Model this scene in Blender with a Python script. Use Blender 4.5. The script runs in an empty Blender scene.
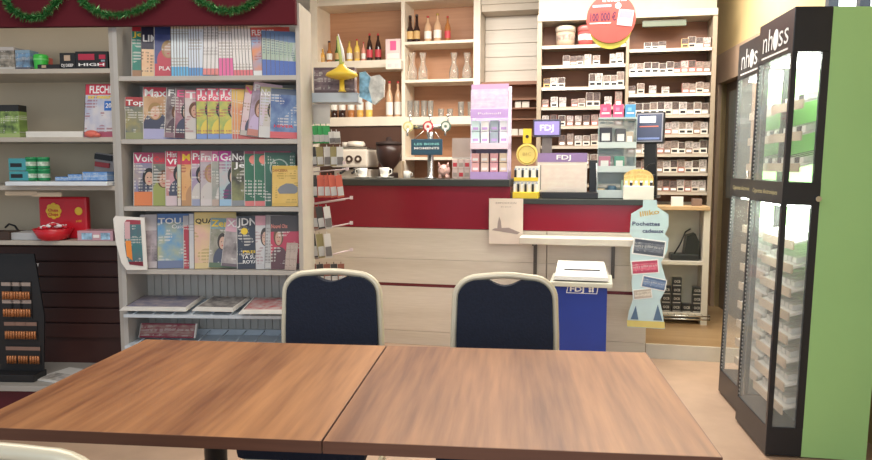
import bpy, bmesh, math, random
from mathutils import Vector, Matrix, Euler
C = bpy.context.scene.collection
SC = bpy.context.scene
R = math.radians
rnd = random.Random(7)

# ------------------------------------------------------------------ camera, light, exposure
FPX, PITCH, CAMH = 709.0, 0.0911, 1.318
cam = bpy.data.cameras.new('camera'); cam.sensor_width = 36.0; cam.lens = 36.0 * FPX / 872.0; cam.clip_end = 60
co = bpy.data.objects.new('camera', cam); C.objects.link(co)
co.location = (0, 0, CAMH); co.rotation_euler = (math.pi / 2 - PITCH, 0, 0); SC.camera = co
W = bpy.data.worlds.new('world'); SC.world = W; W.use_nodes = True
W.node_tree.nodes['Background'].inputs[0].default_value = (0.80, 0.90, 1.0, 1)
W.node_tree.nodes['Background'].inputs[1].default_value = 0.55
SC.view_settings.view_transform = 'Standard'; SC.view_settings.look = 'None'
SC.view_settings.exposure = 0.0; SC.view_settings.gamma = 1.0

def area(name, loc, sx, sy, power, col, rot=(0, 0, 0)):
    l = bpy.data.lights.new(name, 'AREA'); l.shape = 'RECTANGLE'; l.size = sx; l.size_y = sy
    l.energy = power; l.color = col
    o = bpy.data.objects.new(name, l); C.objects.link(o); o.location = loc; o.rotation_euler = rot
    o['kind'] = 'structure'
    return o
area('ceiling_light_bar', (0.75, 5.0, 2.82), 3.0, 0.7, 122, (1.0, 0.94, 0.85), (R(12), 0, R(-13)))
area('ceiling_light_aisle', (1.0, 3.7, 2.85), 1.2, 0.5, 30, (1.0, 0.93, 0.82))
area('ceiling_light_racks', (-1.3, 2.3, 2.85), 1.6, 0.5, 24, (1.0, 0.93, 0.84))
area('ceiling_light_table', (-0.3, 1.6, 2.85), 1.6, 0.6, 18, (1.0, 0.95, 0.90))
area('shop_window_daylight', (0.4, -2.2, 1.7), 3.6, 1.9, 60, (0.86, 0.93, 1.0), (R(90), 0, 0))

# ------------------------------------------------------------------ geometry helpers
class Frame:
    """a vertical plane in the shop: origin, direction along it; d is measured away from the camera"""
    def __init__(s, x, y, yaw):
        s.yaw = yaw; s.o = Vector((x, y)); s.u = Vector((math.cos(yaw), math.sin(yaw))); s.v = Vector((-math.sin(yaw), math.cos(yaw)))
    def w(s, u, d, z):
        p = s.o + s.u * u + s.v * d
        return Vector((p.x, p.y, z))
    def at(s, px, py, d=0.0):
        a = (px - 436) / FPX; b = (py - 230) / FPX
        r = Vector((a, math.cos(PITCH) - b * math.sin(PITCH), -math.sin(PITCH) - b * math.cos(PITCH)))
        q = s.o + s.v * d
        t = (q.x * s.v.x + q.y * s.v.y) / (r.x * s.v.x + r.y * s.v.y)
        p = Vector((r.x * t, r.y * t))
        return ((p - s.o).dot(s.u), CAMH + r.z * t)
    def U(s, px, py, d=0.0): return s.at(px, py, d)[0]
    def Z(s, px, py, d=0.0): return s.at(px, py, d)[1]

MATS = {}
def M(name, col=(0.5, 0.5, 0.5), rough=0.5, metal=0.0, var=0.06, scale=8.0, emit=0.0, bump=0.0, alpha=1.0, trans=0.0, stretch=(1, 1, 1)):
    if name in MATS: return MATS[name]
    m = bpy.data.materials.new(name); m.use_nodes = True; nt = m.node_tree; b = nt.nodes['Principled BSDF']
    tc = nt.nodes.new('ShaderNodeTexCoord'); mp = nt.nodes.new('ShaderNodeMapping'); mp.inputs['Scale'].default_value = stretch
    nz = nt.nodes.new('ShaderNodeTexNoise'); nz.inputs['Scale'].default_value = scale; nz.inputs['Detail'].default_value = 4
    rp = nt.nodes.new('ShaderNodeValToRGB')
    c0 = tuple(max(0, c * (1 - var)) for c in col); c1 = tuple(min(1, c * (1 + var)) for c in col)
    rp.color_ramp.elements[0].color = (*c0, 1); rp.color_ramp.elements[1].color = (*c1, 1)
    rp.color_ramp.elements[0].position = .3; rp.color_ramp.elements[1].position = .7
    nt.links.new(tc.outputs['Object'], mp.inputs[0]); nt.links.new(mp.outputs[0], nz.inputs[0])
    nt.links.new(nz.outputs[0], rp.inputs[0]); nt.links.new(rp.outputs[0], b.inputs['Base Color'])
    b.inputs['Roughness'].default_value = rough; b.inputs['Metallic'].default_value = metal
    if emit: nt.links.new(rp.outputs[0], b.inputs['Emission Color']); b.inputs['Emission Strength'].default_value = emit
    if trans: b.inputs['Transmission Weight'].default_value = trans; b.inputs['IOR'].default_value = 1.3
    if alpha < 1: b.inputs['Alpha'].default_value = alpha
    if bump:
        bp = nt.nodes.new('ShaderNodeBump'); bp.inputs['Strength'].default_value = bump; bp.inputs['Distance'].default_value = .01
        nt.links.new(nz.outputs[0], bp.inputs['Height']); nt.links.new(bp.outputs[0], b.inputs['Normal'])
    MATS[name] = m
    return m

def wood(name, c0, c1, axis=1, scale=9.0, rough=0.4, stripes=14.0, plank=None):
    """wood with grain running along one axis (0 x, 1 y, 2 z)"""
    if name in MATS: return MATS[name]
    m = bpy.data.materials.new(name); m.use_nodes = True; nt = m.node_tree; b = nt.nodes['Principled BSDF']; L = nt.links.new
    tc = nt.nodes.new('ShaderNodeTexCoord'); mp = nt.nodes.new('ShaderNodeMapping')
    s = [stripes] * 3; s[axis] = stripes * 0.06; mp.inputs['Scale'].default_value = s
    n1 = nt.nodes.new('ShaderNodeTexNoise'); n1.inputs['Scale'].default_value = .55; n1.inputs['Detail'].default_value = 3; n1.inputs['Distortion'].default_value = .4
    n2 = nt.nodes.new('ShaderNodeTexNoise'); n2.inputs['Scale'].default_value = scale; n2.inputs['Detail'].default_value = 8
    mx = nt.nodes.new('ShaderNodeMath'); mx.operation = 'MULTIPLY_ADD'; mx.inputs[1].default_value = .42
    L(tc.outputs['Object'], mp.inputs[0]); L(mp.outputs[0], n1.inputs[0]); L(mp.outputs[0], n2.inputs[0])
    L(n2.outputs[0], mx.inputs[0]); L(n1.outputs[0], mx.inputs[2])
    rp = nt.nodes.new('ShaderNodeValToRGB'); e = rp.color_ramp.elements
    e[0].position = .52; e[0].color = (*c0, 1); e[1].position = .92; e[1].color = (*c1, 1)
    L(mx.outputs[0], rp.inputs[0]); L(rp.outputs[0], b.inputs['Base Color'])
    b.inputs['Roughness'].default_value = rough
    MATS[name] = m
    return m

def cover(name, top, mid1, mid2, bot, topz=.80, botz=.16, sc=3.0, seed=0.0, fig=None, lines=True):
    if fig is None: fig = int(seed) in (3, 12, 13, 14, 15, 16, 18, 19, 20, 22, 23, 24, 26, 27, 28, 29, 30, 40, 43, 45)
    """printed magazine cover: masthead band, busy picture area, bottom band"""
    if name in MATS: return MATS[name]
    m = bpy.data.materials.new(name); m.use_nodes = True; nt = m.node_tree; b = nt.nodes['Principled BSDF']; L = nt.links.new
    tc = nt.nodes.new('ShaderNodeTexCoord'); sp = nt.nodes.new('ShaderNodeSeparateXYZ'); L(tc.outputs['Generated'], sp.inputs[0])
    mp = nt.nodes.new('ShaderNodeMapping'); mp.inputs['Location'].default_value = (seed, seed * 1.7, seed * .3); mp.inputs['Scale'].default_value = (1, .05, 1.3)
    L(tc.outputs['Generated'], mp.inputs[0])
    rr = random.Random(seed * 13 + len(name))
    nz = nt.nodes.new('ShaderNodeTexNoise'); nz.inputs['Scale'].default_value = sc * .9; nz.inputs['Detail'].default_value = 5; L(mp.outputs[0], nz.inputs[0])
    r1 = nt.nodes.new('ShaderNodeValToRGB'); e = r1.color_ramp.elements
    e[0].position = .30; e[0].color = (*mid1, 1); e[1].position = .70; e[1].color = (*mid2, 1); L(nz.outputs[0], r1.inputs[0])
    cur = r1.outputs[0]
    def math_(op, a, v):
        n = nt.nodes.new('ShaderNodeMath'); n.operation = op; L(a, n.inputs[0])
        if isinstance(v, (int, float)): n.inputs[1].default_value = v
        else: L(v, n.inputs[1])
        return n.outputs[0]
    def mix_(mask, base_, colr):
        n = nt.nodes.new('ShaderNodeMixRGB'); L(mask, n.inputs[0]); L(base_, n.inputs[1]); n.inputs[2].default_value = (*colr, 1); return n.outputs[0]
    def ell(cx, cz, rx, rz_):
        q = nt.nodes.new('ShaderNodeMapping'); q.inputs['Location'].default_value = (-cx / rx, 0, -cz / rz_); q.inputs['Scale'].default_value = (1 / rx, 0, 1 / rz_); L(tc.outputs['Generated'], q.inputs[0])
        v = nt.nodes.new('ShaderNodeVectorMath'); v.operation = 'LENGTH'; L(q.outputs[0], v.inputs[0]); return math_('LESS_THAN', v.outputs['Value'], 1.0)
    if fig:
        cx = rr.uniform(.28, .42); cz = rr.uniform(.48, .58); hair = rr.choice([(.03, .018, .014), (.12, .05, .02), (.35, .22, .09), (.02, .02, .025)]); skin = rr.choice([(.55, .33, .24), (.62, .40, .30), (.45, .26, .18)]); cloth = rr.choice([mid1, bot, (.55, .52, .50), (.06, .07, .12)])
        cur = mix_(ell(cx + .02, botz + .06, .30, .26), cur, cloth)
        cur = mix_(ell(cx, cz + .03, .17, .17), cur, hair); cur = mix_(ell(cx, cz, .11, .125), cur, skin)
        cur = mix_(ell(cx - .04, cz + .02, .016, .010), cur, hair); cur = mix_(ell(cx + .04, cz + .02, .016, .010), cur, hair); cur = mix_(ell(cx, cz - .055, .035, .012), cur, (.5, .1, .1))
        if rr.random() < .6: cur = mix_(ell(cx + .42, botz + .2, .14, .11), cur, rr.choice([(.75, .60, .1), (.62, .05, .10), (.72, .70, .66), (.1, .3, .55)]))
    # rows of small print in patches
    if lines:
        mp2 = nt.nodes.new('ShaderNodeMapping'); mp2.inputs['Location'].default_value = (seed * 2.1, 0, seed); mp2.inputs['Scale'].default_value = (2.2, .0, 4.5); L(tc.outputs['Generated'], mp2.inputs[0])
        n3 = nt.nodes.new('ShaderNodeTexNoise'); n3.inputs['Scale'].default_value = 1.0; n3.inputs['Detail'].default_value = 0; L(mp2.outputs[0], n3.inputs[0])
        mp3 = nt.nodes.new('ShaderNodeMapping'); mp3.inputs['Scale'].default_value = (22, .0, 1.5); mp3.inputs['Location'].default_value = (seed, 0, seed * 3); L(tc.outputs['Generated'], mp3.inputs[0])
        n4 = nt.nodes.new('ShaderNodeTexNoise'); n4.inputs['Scale'].default_value = 1.0; n4.inputs['Detail'].default_value = 0; L(mp3.outputs[0], n4.inputs[0])
        row = math_('GREATER_THAN', math_('FRACT', math_('MULTIPLY', sp.outputs[2], 17.0), 0), .45)
        msk = math_('MULTIPLY', math_('MULTIPLY', row, math_('GREATER_THAN', n3.outputs[0], .55)), math_('GREATER_THAN', n4.outputs[0], .42))
        lum = sum(mid1) / 3; ink = (.72, .70, .66) if lum < .35 else tuple(c * .5 for c in top)
        cur = mix_(math_('MULTIPLY', msk, .6), cur, ink)
    lum = sum(mid1) / 3
    ed = nt.nodes.new('ShaderNodeMath'); ed.operation = 'LESS_THAN'; ed.inputs[1].default_value = .018; L(sp.outputs[0], ed.inputs[0])
    class _O: pass
    mx = _O(); mx.outputs = [cur]
    g = nt.nodes.new('ShaderNodeMath'); g.operation = 'GREATER_THAN'; g.inputs[1].default_value = topz; L(sp.outputs[2], g.inputs[0])
    l = nt.nodes.new('ShaderNodeMath'); l.operation = 'LESS_THAN'; l.inputs[1].default_value = botz; L(sp.outputs[2], l.inputs[0])
    a = nt.nodes.new('ShaderNodeMixRGB'); L(g.outputs[0], a.inputs[0]); L(mx.outputs[0], a.inputs[1]); a.inputs[2].default_value = (*top, 1)
    c = nt.nodes.new('ShaderNodeMixRGB'); L(l.outputs[0], c.inputs[0]); L(a.outputs[0], c.inputs[1]); c.inputs[2].default_value = (*bot, 1)
    z_ = nt.nodes.new('ShaderNodeMixRGB'); L(ed.outputs[0], z_.inputs[0]); L(c.outputs[0], z_.inputs[1]); z_.inputs[2].default_value = (.10, .09, .09, 1) if lum > .3 else (.5, .48, .46, 1)
    L(z_.outputs[0], b.inputs['Base Color']); b.inputs['Roughness'].default_value = .35
    MATS[name] = m
    return m

class G:
    """collects shapes into one mesh"""
    def __init__(s): s.b = bmesh.new()
    def _fin(s, vs, m, T):
        if T is not None: bmesh.ops.transform(s.b, matrix=T, verts=vs)
        fs = set(f for v in vs for f in v.link_faces)
        for f in fs: f.material_index = m
        return s
    def box(s, x0, x1, y0, y1, z0, z1, m=0, bev=0.0, T=None):
        r = bmesh.ops.create_cube(s.b, size=1.0); vs = r['verts']
        bmesh.ops.scale(s.b, vec=(x1 - x0, y1 - y0, z1 - z0), verts=vs)
        bmesh.ops.translate(s.b, vec=((x0 + x1) / 2, (y0 + y1) / 2, (z0 + z1) / 2), verts=vs)
        if bev:
            es = list(set(e for v in vs for e in v.link_edges))
            q = bmesh.ops.bevel(s.b, geom=es, offset=bev, segments=2, affect='EDGES', profile=.6)
            vs = list(set(v for f in q['faces'] for v in f.verts) | set(v for v in vs if v.is_valid))
            st = list(vs); seen = set(vs)
            while st:
                v = st.pop()
                for e in v.link_edges:
                    o = e.other_vert(v)
                    if o not in seen: seen.add(o); st.append(o)
            vs = list(seen)
        return s._fin(vs, m, T)
    def lathe(s, prof, seg=20, m=0, c=(0, 0, 0), T=None, cap=True):
        rings = []; vs = []
        for r, z in prof:
            ring = [s.b.verts.new((c[0] + r * math.cos(2 * math.pi * i / seg), c[1] + r * math.sin(2 * math.pi * i / seg), c[2] + z)) for i in range(seg)]
            rings.append(ring); vs += ring
        for a, b in zip(rings, rings[1:]):
            for i in range(seg):
                f = s.b.faces.new((a[i], a[(i + 1) % seg], b[(i + 1) % seg], b[i])); f.smooth = True
        if cap:
            s.b.faces.new(list(reversed(rings[0]))); s.b.faces.new(rings[-1])
        return s._fin(vs, m, T)
    def cyl(s, p0, p1, r, seg=12, m=0, r2=None):
        p0 = Vector(p0); p1 = Vector(p1); d = p1 - p0
        T = Matrix.Translation(p0) @ d.to_track_quat('Z', 'Y').to_matrix().to_4x4()
        return s.lathe([(r, 0), (r if r2 is None else r2, d.length)], seg, m, T=T)
    def tube(s, pts, r, seg=8, m=0, closed=False, ry=None):
        pts = [Vector(p) for p in pts]; n = len(pts); rings = []; vs = []; ref = None
        for i, p in enumerate(pts):
            a = pts[(i - 1) % n] if (closed or i > 0) else p; b = pts[(i + 1) % n] if (closed or i < n - 1) else p
            t = (b - a).normalized()
            if ref is None:
                ref = Vector((0, 1, 0)) if abs(t.y) < .9 else Vector((1, 0, 0))
            x = t.cross(ref).normalized(); y = x.cross(t).normalized(); ref = y
            rr = r[i] if isinstance(r, (list, tuple)) else r
            ring = [s.b.verts.new(p + x * rr * math.cos(2 * math.pi * k / seg) + y * (ry or rr) * math.sin(2 * math.pi * k / seg)) for k in range(seg)]
            rings.append(ring); vs += ring
        for i in range(n if closed else n - 1):
            a = rings[i]; b = rings[(i + 1) % n]
            for k in range(seg):
                f = s.b.faces.new((a[k], a[(k + 1) % seg], b[(k + 1) % seg], b[k])); f.smooth = True
        if not closed: s.b.faces.new(list(reversed(rings[0]))); s.b.faces.new(rings[-1])
        return s._fin(vs, m, None)
    def prism(s, pts, y0, y1, m=0, T=None):
        """outline in x,z pushed through from y0 to y1"""
        A = [s.b.verts.new((x, y0, z)) for x, z in pts]; B = [s.b.verts.new((x, y1, z)) for x, z in pts]; n = len(pts)
        s.b.faces.new(A); s.b.faces.new(list(reversed(B)))
        for i in range(n): s.b.faces.new((A[i], B[i], B[(i + 1) % n], A[(i + 1) % n]))
        return s._fin(A + B, m, T)
    def ball(s, c, r, m=0, sc=(1, 1, 1), seg=14):
        q = bmesh.ops.create_uvsphere(s.b, u_segments=seg, v_segments=max(6, seg // 2 + 2), radius=r); vs = q['verts']
        bmesh.ops.scale(s.b, vec=sc, verts=vs); bmesh.ops.translate(s.b, vec=c, verts=vs)
        for v in vs:
            for f in v.link_faces: f.smooth = True
        return s._fin(vs, m, None)
    def mesh(s, name, mats):
        bmesh.ops.recalc_face_normals(s.b, faces=s.b.faces)
        me = bpy.data.meshes.new(name); s.b.to_mesh(me); s.b.free()
        for m in (mats if isinstance(mats, (list, tuple)) else [mats]): me.materials.append(m)
        return me
    def obj(s, name, mats, parent=None, loc=(0, 0, 0), rot=(0, 0, 0)):
        return link(name, s.mesh(name, mats), parent, loc, rot)

def link(name, me, parent=None, loc=(0, 0, 0), rot=(0, 0, 0)):
    o = bpy.data.objects.new(name, me); C.objects.link(o); o.location = loc; o.rotation_euler = rot
    if parent: o.parent = parent
    return o
def tag(o, label, cat, group=None, kind=None):
    o['label'] = label; o['category'] = cat
    if group: o['group'] = group
    if kind: o['kind'] = kind
    return o
def thing(name, label, cat, loc, rz=0.0, group=None, rot=None):
    o = link(name, None, None, loc, rot if rot else (0, 0, rz)); o.empty_display_size = .05
    return tag(o, label, cat, group)
def struct(name, g, mats, loc=(0, 0, 0), rz=0.0):
    o = g.obj(name, mats, None, loc, (0, 0, rz)); o['kind'] = 'structure'; return o
def copy_tree(o, parent=None):
    c = o.copy(); C.objects.link(c); c.parent = parent
    for ch in list(o.children): copy_tree(ch, c)
    return c

TXT = {}
def text(name, body, size, mat, parent, loc, w=None, rot=(math.pi / 2, 0, 0), bold=0.0, align='CENTER', label=None):
    """lettering as a thin mesh; stands in the x,z plane facing -y"""
    k = (body, align, round(bold, 3))
    if k not in TXT:
        cu = bpy.data.curves.new('lettering', 'FONT'); cu.body = body; cu.size = 1.0; cu.align_x = align; cu.align_y = 'CENTER'
        cu.extrude = .01; cu.offset = bold; cu.resolution_u = 2
        t = bpy.data.objects.new('lettering', cu); C.objects.link(t)
        dg = bpy.context.evaluated_depsgraph_get(); me = bpy.data.meshes.new_from_object(t.evaluated_get(dg))
        bpy.data.objects.remove(t); bpy.data.curves.remove(cu); TXT[k] = me
    me = TXT[k].copy(); me.materials.clear(); me.materials.append(mat)
    sx = size
    if w:
        xs = [v.co.x for v in me.vertices]; sx = w / max(1e-4, max(xs) - min(xs))
    o = link(name, me, parent, loc, rot); o.scale = (sx, size, size * .3 if size > .05 else size * .5)
    if label: o['label'] = label
    return o
NTH = ['first', 'second', 'third', 'fourth', 'fifth', 'sixth', 'seventh', 'eighth', 'ninth', 'tenth', 'eleventh', 'twelfth', 'thirteenth', 'fourteenth', 'fifteenth', 'sixteenth']

# ------------------------------------------------------------------ palette
white = M('painted_white', (.80, .78, .73), .5); cream = M('cream_laminate', (.78, .70, .58), .45)
greyp = M('grey_laminate', (.42, .40, .37), .5, scale=3); lgrey = M('pale_grey_metal', (.55, .54, .51), .4)
black = M('black_plastic', (.018, .018, .02), .35); dark = M('dark_brown', (.06, .035, .025), .5)
redp = M('wine_red_panel', (.25, .008, .024), .22, scale=2); wine = M('wine_fascia', (.095, .004, .012), .95, scale=2)
paper = M('paper_white', (.82, .81, .78), .7); chrome = M('brushed_steel', (.62, .62, .60), .25, 1.0)
W_ = M('white_ink', (.85, .85, .85), .6, var=0); K_ = M('black_ink', (.015, .015, .02), .6, var=0)
Y_ = M('yellow_ink', (.85, .62, .05), .5); R_ = M('red_ink', (.65, .03, .05), .5); P_ = M('pink_ink', (.80, .12, .30), .5)
B_ = M('blue_ink', (.03, .16, .55), .5); GN_ = M('green_ink', (.05, .38, .10), .5); O_ = M('orange_ink', (.85, .28, .05), .5)
glass = M('clear_glass', (.95, .97, .96), .03, trans=1.0, var=0)
acr = M('clear_acrylic', (.80, .88, .88), .1, alpha=.22, var=0)

# ------------------------------------------------------------------ the places where things stand
A = Frame(-1.25, 3.70, R(-3))          # front of the racks on the left
xb = A.o
B = Frame(1.436, 4.77, R(-13))         # front of the bar counter, origin at its right end
CB = 1.55                              # bottle cabinet, this far behind the counter front
D = Frame(1.72, 5.62, R(-11))          # front of the tobacco shelving

# ------------------------------------------------------------------ room shell
tile = M('floor_tiles', (.46, .32, .23), .45, var=.10, scale=5)
struct('floor', G().box(-5, 4, -3, 9, -.1, 0), tile)
struct('ceiling', G().box(-5, 4, -1.0, 9, 2.92, 3.0), white)
wallc = M('cream_wall', (.80, .72, .60), .7, scale=2); ochre = M('ochre_wall', (.60, .46, .23), .7, scale=2)
rf = wood('raised_floor_wood', (.28, .17, .08), (.42, .28, .15), axis=0, stripes=6)
g = G(); g.box(-3.6, .0, .66, 2.3, 0, .1, 0); g.box(.0, .80, .012, 2.3, 0, .1, 0)
o = struct('floor_raised', g, rf, B.w(0, 0, 0), B.yaw)
struct('baseboard_step', G().box(.004, .72, 0, .012, 0, .1), M('riser_white', (.66, .62, .55), .5), B.w(0, 0, 0), B.yaw)
struct('wall_back', G().box(-6.5, 1.05, CB + .47, CB + .57, 0, 2.92), wallc, B.w(0, 0, 0), B.yaw)
uRk = A.U(299, 100)
struct('wall_left', G().box(-2.4, uRk - .16, .50, .58, 0, 2.92), wallc, A.w(0, 0, 0), A.yaw)
# right wall, with a door opening and a high window
WR = R(-7); wr0 = Vector((2.035, 3.05, 0)); 
g = G()
ya, yb = 2.10, 3.02      # door, along the wall
wa, wb = .12, .98        # window
g.box(0, .12, -4.5, wa, 0, 2.92); g.box(0, .12, wa, wb, 0, 2.03); g.box(0, .12, wa, wb, 2.68, 2.92)
g.box(0, .12, wb, ya, 0, 2.92); g.box(0, .12, ya, yb, 2.06, 2.92); g.box(0, .12, yb, 3.32, 0, 2.92)
struct('wall_right', g, ochre, wr0, WR)
g = G(); w = .05
g.box(.0, .1, wa, wb, 2.03, 2.06, 0); g.box(0, .1, wa, wb, 2.64, 2.68, 0); g.box(0, .1, wa, wa + .06, 2.06, 2.64, 0); g.box(0, .1, wb - .05, wb, 2.06, 2.64, 0); g.box(0, .1, .56, .60, 2.06, 2.64, 0)
wf = struct('window_1', g, M('dark_window_frame', (.05, .06, .09), .4), wr0, WR)
G().box(.05, .06, wa + .06, wb - .05, 2.06, 2.64).obj('pane', M('daylit_pane', (.85, .92, 1.0), .2, emit=1.3, var=.12, scale=3), wf)
g = G(); bf = M('door_frame_brown', (.40, .28, .20), .5)
g.box(-.03, .12, ya - .06, ya, .1, 2.12); g.box(-.03, .12, yb, yb + .06, .1, 2.12); g.box(-.03, .12, ya - .06, yb + .06, 2.0, 2.24)
df = struct('door_1', g, bf, wr0, WR)
G().box(.04, .08, ya, yb, .1, 2.06, 0).obj('door_leaf', M('door_brown', (.12, .085, .06), .45), df)
G().box(.03, .04, ya + .12, yb - .12, 1.05, 1.92, 0).obj('pane', M('door_dim_glass', (.16, .19, .18), .12), df)
G().tube([(.03, ya + .06, 1.12), (-.02, ya + .06, 1.12), (-.02, ya + .07, 1.3), (.03, ya + .06, 1.3)], .01).obj('door_handle', chrome, df)

# ------------------------------------------------------------------ left shelving unit and magazine rack
TH = .024
pU = [A.U(111, 100), A.U(119.5, 100), A.U(296.5, 100), A.U(301, 100)]
rowy = [77.5, 141, 208.5, 272]; rz = [A.Z(210, y + .5) for y in rowy]
beige = M('beige_back_panel', (.62, .53, .39), .6, scale=2)
us = thing('shelving_unit', 'grey open shelving unit with beige back panels left of the magazine rack', 'shelf', A.w(0, 0, 0), A.yaw)
uLft = -2.35; lz = [A.Z(60, 71), A.Z(60, 139.5), A.Z(60, 188), A.Z(60, 243)]
LD = .40
G().box(pU[0], pU[0] + .022, 0, LD, 0, 2.12).obj('side_panel', greyp, us)
G().box(uLft, uLft + .022, 0, LD, 0, 2.12).obj('side_panel', greyp, us)
G().box(uLft + .022, pU[0], LD, LD + .02, lz[3], 2.12).obj('back_panel', beige, us)
slat = M('wine_slatwall', (.060, .020, .016), .45)
g = G(); z = .30
while z < lz[3] - .05:
    g.box(uLft + .022, pU[0], LD - .02, LD + .02, z, z + .085, bev=.006); z += .092
g.box(uLft + .022, pU[0], LD, LD + .02, .12, lz[3]); g.obj('slatwall_panel', slat, us)
for i, z in enumerate(lz):
    G().box(uLft + .022, pU[0], 0.0, LD, z - TH / 2, z + TH / 2, bev=.002).obj('shelf', M('shelf_board_beige', (.50, .46, .40), .45), us)
zb = .145
G().box(uLft + .022, pU[0], -.06, LD, zb - .03, zb, bev=.003).obj('base_shelf', greyp, us)
G().box(uLft + .022, pU[0], -.03, 0, 0.0, zb - .03).obj('plinth', M('plinth_wine', (.10, .012, .02), .5), us)

ur = thing('magazine_rack', 'tall grey magazine rack with six shelves between shelving unit and bar', 'rack', A.w(0, 0, 0), A.yaw)
G().box(pU[0] + .022, pU[1], -.004, .25, 0, 2.12).obj('side_panel', M('rack_grey', (.46, .45, .43), .45), ur)
G().box(pU[2], pU[3], -.004, .255, 0, 2.135, bev=.003).obj('side_panel', M('rack_side_beige', (.50, .46, .41), .45), ur)
RK = M('rack_shelf_grey', (.50, .48, .45), .45)
G().box(pU[1], pU[2], .235, .25, .95, 2.12).obj('back_panel', M('rack_back_grey', (.36, .35, .33), .5), ur)
g = G(); u = pU[1]
while u < pU[2] - .01:
    g.box(u, min(u + .038, pU[2]), .235, .243, .1, .95, bev=.003); u += .042
g.box(pU[1], pU[2], .243, .25, .1, .95); g.obj('ribbed_back', M('rib_back_white', (.52, .52, .50), .5), ur)
for z in rz: G().box(pU[1], pU[2], 0, .235, z - TH / 2, z + TH / 2, bev=.002).obj('shelf', RK, ur)
bez = M('bright_shelf_lip', (.62, .70, .78), .35)
z5 = A.Z(200, 314); z6 = A.Z(200, 345)
for z, tl in ((z5, .10), (z6, .06)):
    g = G(); g.prism([(0, 0)] * 0 or [(pU[1], z - .012), (pU[2], z - .012), (pU[2], z + .004), (pU[1], z + .004)], -.05, .235)
    for k in range(9):
        u = pU[1] + .05 + k * (pU[2] - pU[1] - .1) / 8; g.cyl((u, -.05, z + .004), (u, .235, z + .03), .003, 6)
    g.box(pU[1], pU[2], .215, .227, z, z + .035)
    g.obj('tray_shelf', bez, ur)
G().box(pU[1], pU[2], -.02, .235, .08, .10).obj('base_shelf', RK, ur)

# fascia above both, garlands
zf0, zf1 = A.Z(200, 25.5, -.03), A.Z(200, 3, -.03)
fs = tag(G().box(uLft, pU[2] + .012, -.045, -.006, zf0, zf1 + .03, bev=.003).obj('fascia_board', wine, None, A.w(0, 0, 0), (0, 0, A.yaw)), 'dark wine red fascia board running across the top of rack and shelving', 'fascia')
tins = [M('tinsel_green', (.02, .16, .035), .3, .3), M('tinsel_light', (.16, .40, .14), .25, .4)]
def garland(p, label):
    P = [Vector(( A.U(x, y, -.05), 0, A.Z(x, y, -.05))) for x, y in p]; g = G(); r = random.Random(int(p[0][0]))
    pts = []
    for i in range(len(P) - 1):
        a = P[max(0, i - 1)]; b = P[i]; c = P[i + 1]; d = P[min(len(P) - 1, i + 2)]
        for k in range(14):
            t = k / 14
            pts.append(.5 * ((2 * b) + (c - a) * t + (2 * a - 5 * b + 4 * c - d) * t * t + (-a + 3 * b - 3 * c + d) * t ** 3))
    g.tube(pts, .006, 5, 0)
    for q in pts:
        for k in range(24):
            v = Vector((r.gauss(0, 1), min(0.25, r.gauss(-.3, 1)), r.gauss(0, 1))).normalized() * r.uniform(.020, .036)
            s = Vector((r.gauss(0, 1), r.gauss(0, 1), r.gauss(0, 1))).normalized() * .0032
            o = q + Vector((r.uniform(-.01, .01), 0, 0))
            f = g.b.faces.new([g.b.verts.new(o + s), g.b.verts.new(o - s), g.b.verts.new(o + v)]); f.material_index = 1 if r.random() < .3 else 0
    tag(g.obj('tinsel_garland', tins, None, A.w(0, -.085, 0), (0, 0, A.yaw)), label, 'garland', 'green tinsel garlands on the fascia')
garland([(8, -6), (14, 8), (28, 18), (46, 17), (60, 4), (66, -6)], 'green tinsel garland swag at the left end of the wine fascia')
garland([(82, -6), (90, 6), (110, 16), (135, 14), (155, 4), (166, -6)], 'green tinsel garland swag in the middle of the wine fascia')
garland([(196, -6), (204, 3), (225, 12), (245, 10), (260, 0), (268, -8)], 'green tinsel garland swag at the right end above the magazine rack')

# ------------------------------------------------------------------ magazines
def magazine(px, ytop, row, w, cov, title=None, tcol=None, label='', yaw=13, lean=0, tz=.885, ts=.05, d=.03, t=.004, tw=None, name='magazine', yb=None, grp='magazines in the rack', sub=None, back=8):
    zs = rz[row] + TH / 2 + .0015
    yy = rowy[row] - 2
    u = A.U(px, yy, d)
    h = A.Z(px, ytop, d) - zs
    w = min(w, (pU[2] - u - .008 - (h * math.sin(R(lean)) if lean > 0 else 0)) / math.cos(R(yaw)))
    rm = Matrix.Rotation(A.yaw + R(yaw), 3, 'Z') @ Matrix.Rotation(R(-back), 3, 'X') @ Matrix.Rotation(R(lean), 3, 'Y')
    g = G(); g.box(0, w, 0, t, 0, h)
    for f in g.b.faces:
        f.normal_update(); f.material_index = 0 if f.normal.y < -.5 else 1
    p = A.w(u, d, zs + (w * math.sin(R(lean)) if lean > 0 else 0) + (0.001))
    if lean < 0: pass
    o = g.obj(name, [cov, paper], None, p, rm.to_euler())
    tag(o, label, 'magazine', grp)
    if title: text('masthead', title, ts, tcol or W_, o, (w * .04 + (tw or w * .56) / 2, -.0006, h * tz), w=tw or w * .56, bold=.02)
    if sub:
        for (s, sz, c, x, z, sw) in sub: text('cover_line', s, sz, c, o, (w * x, -.0006, h * z), w=sw, bold=.02)
    return o
c_ = cover
lt = (.75, .74, .72)
navy = (.02, .03, .12)
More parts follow.
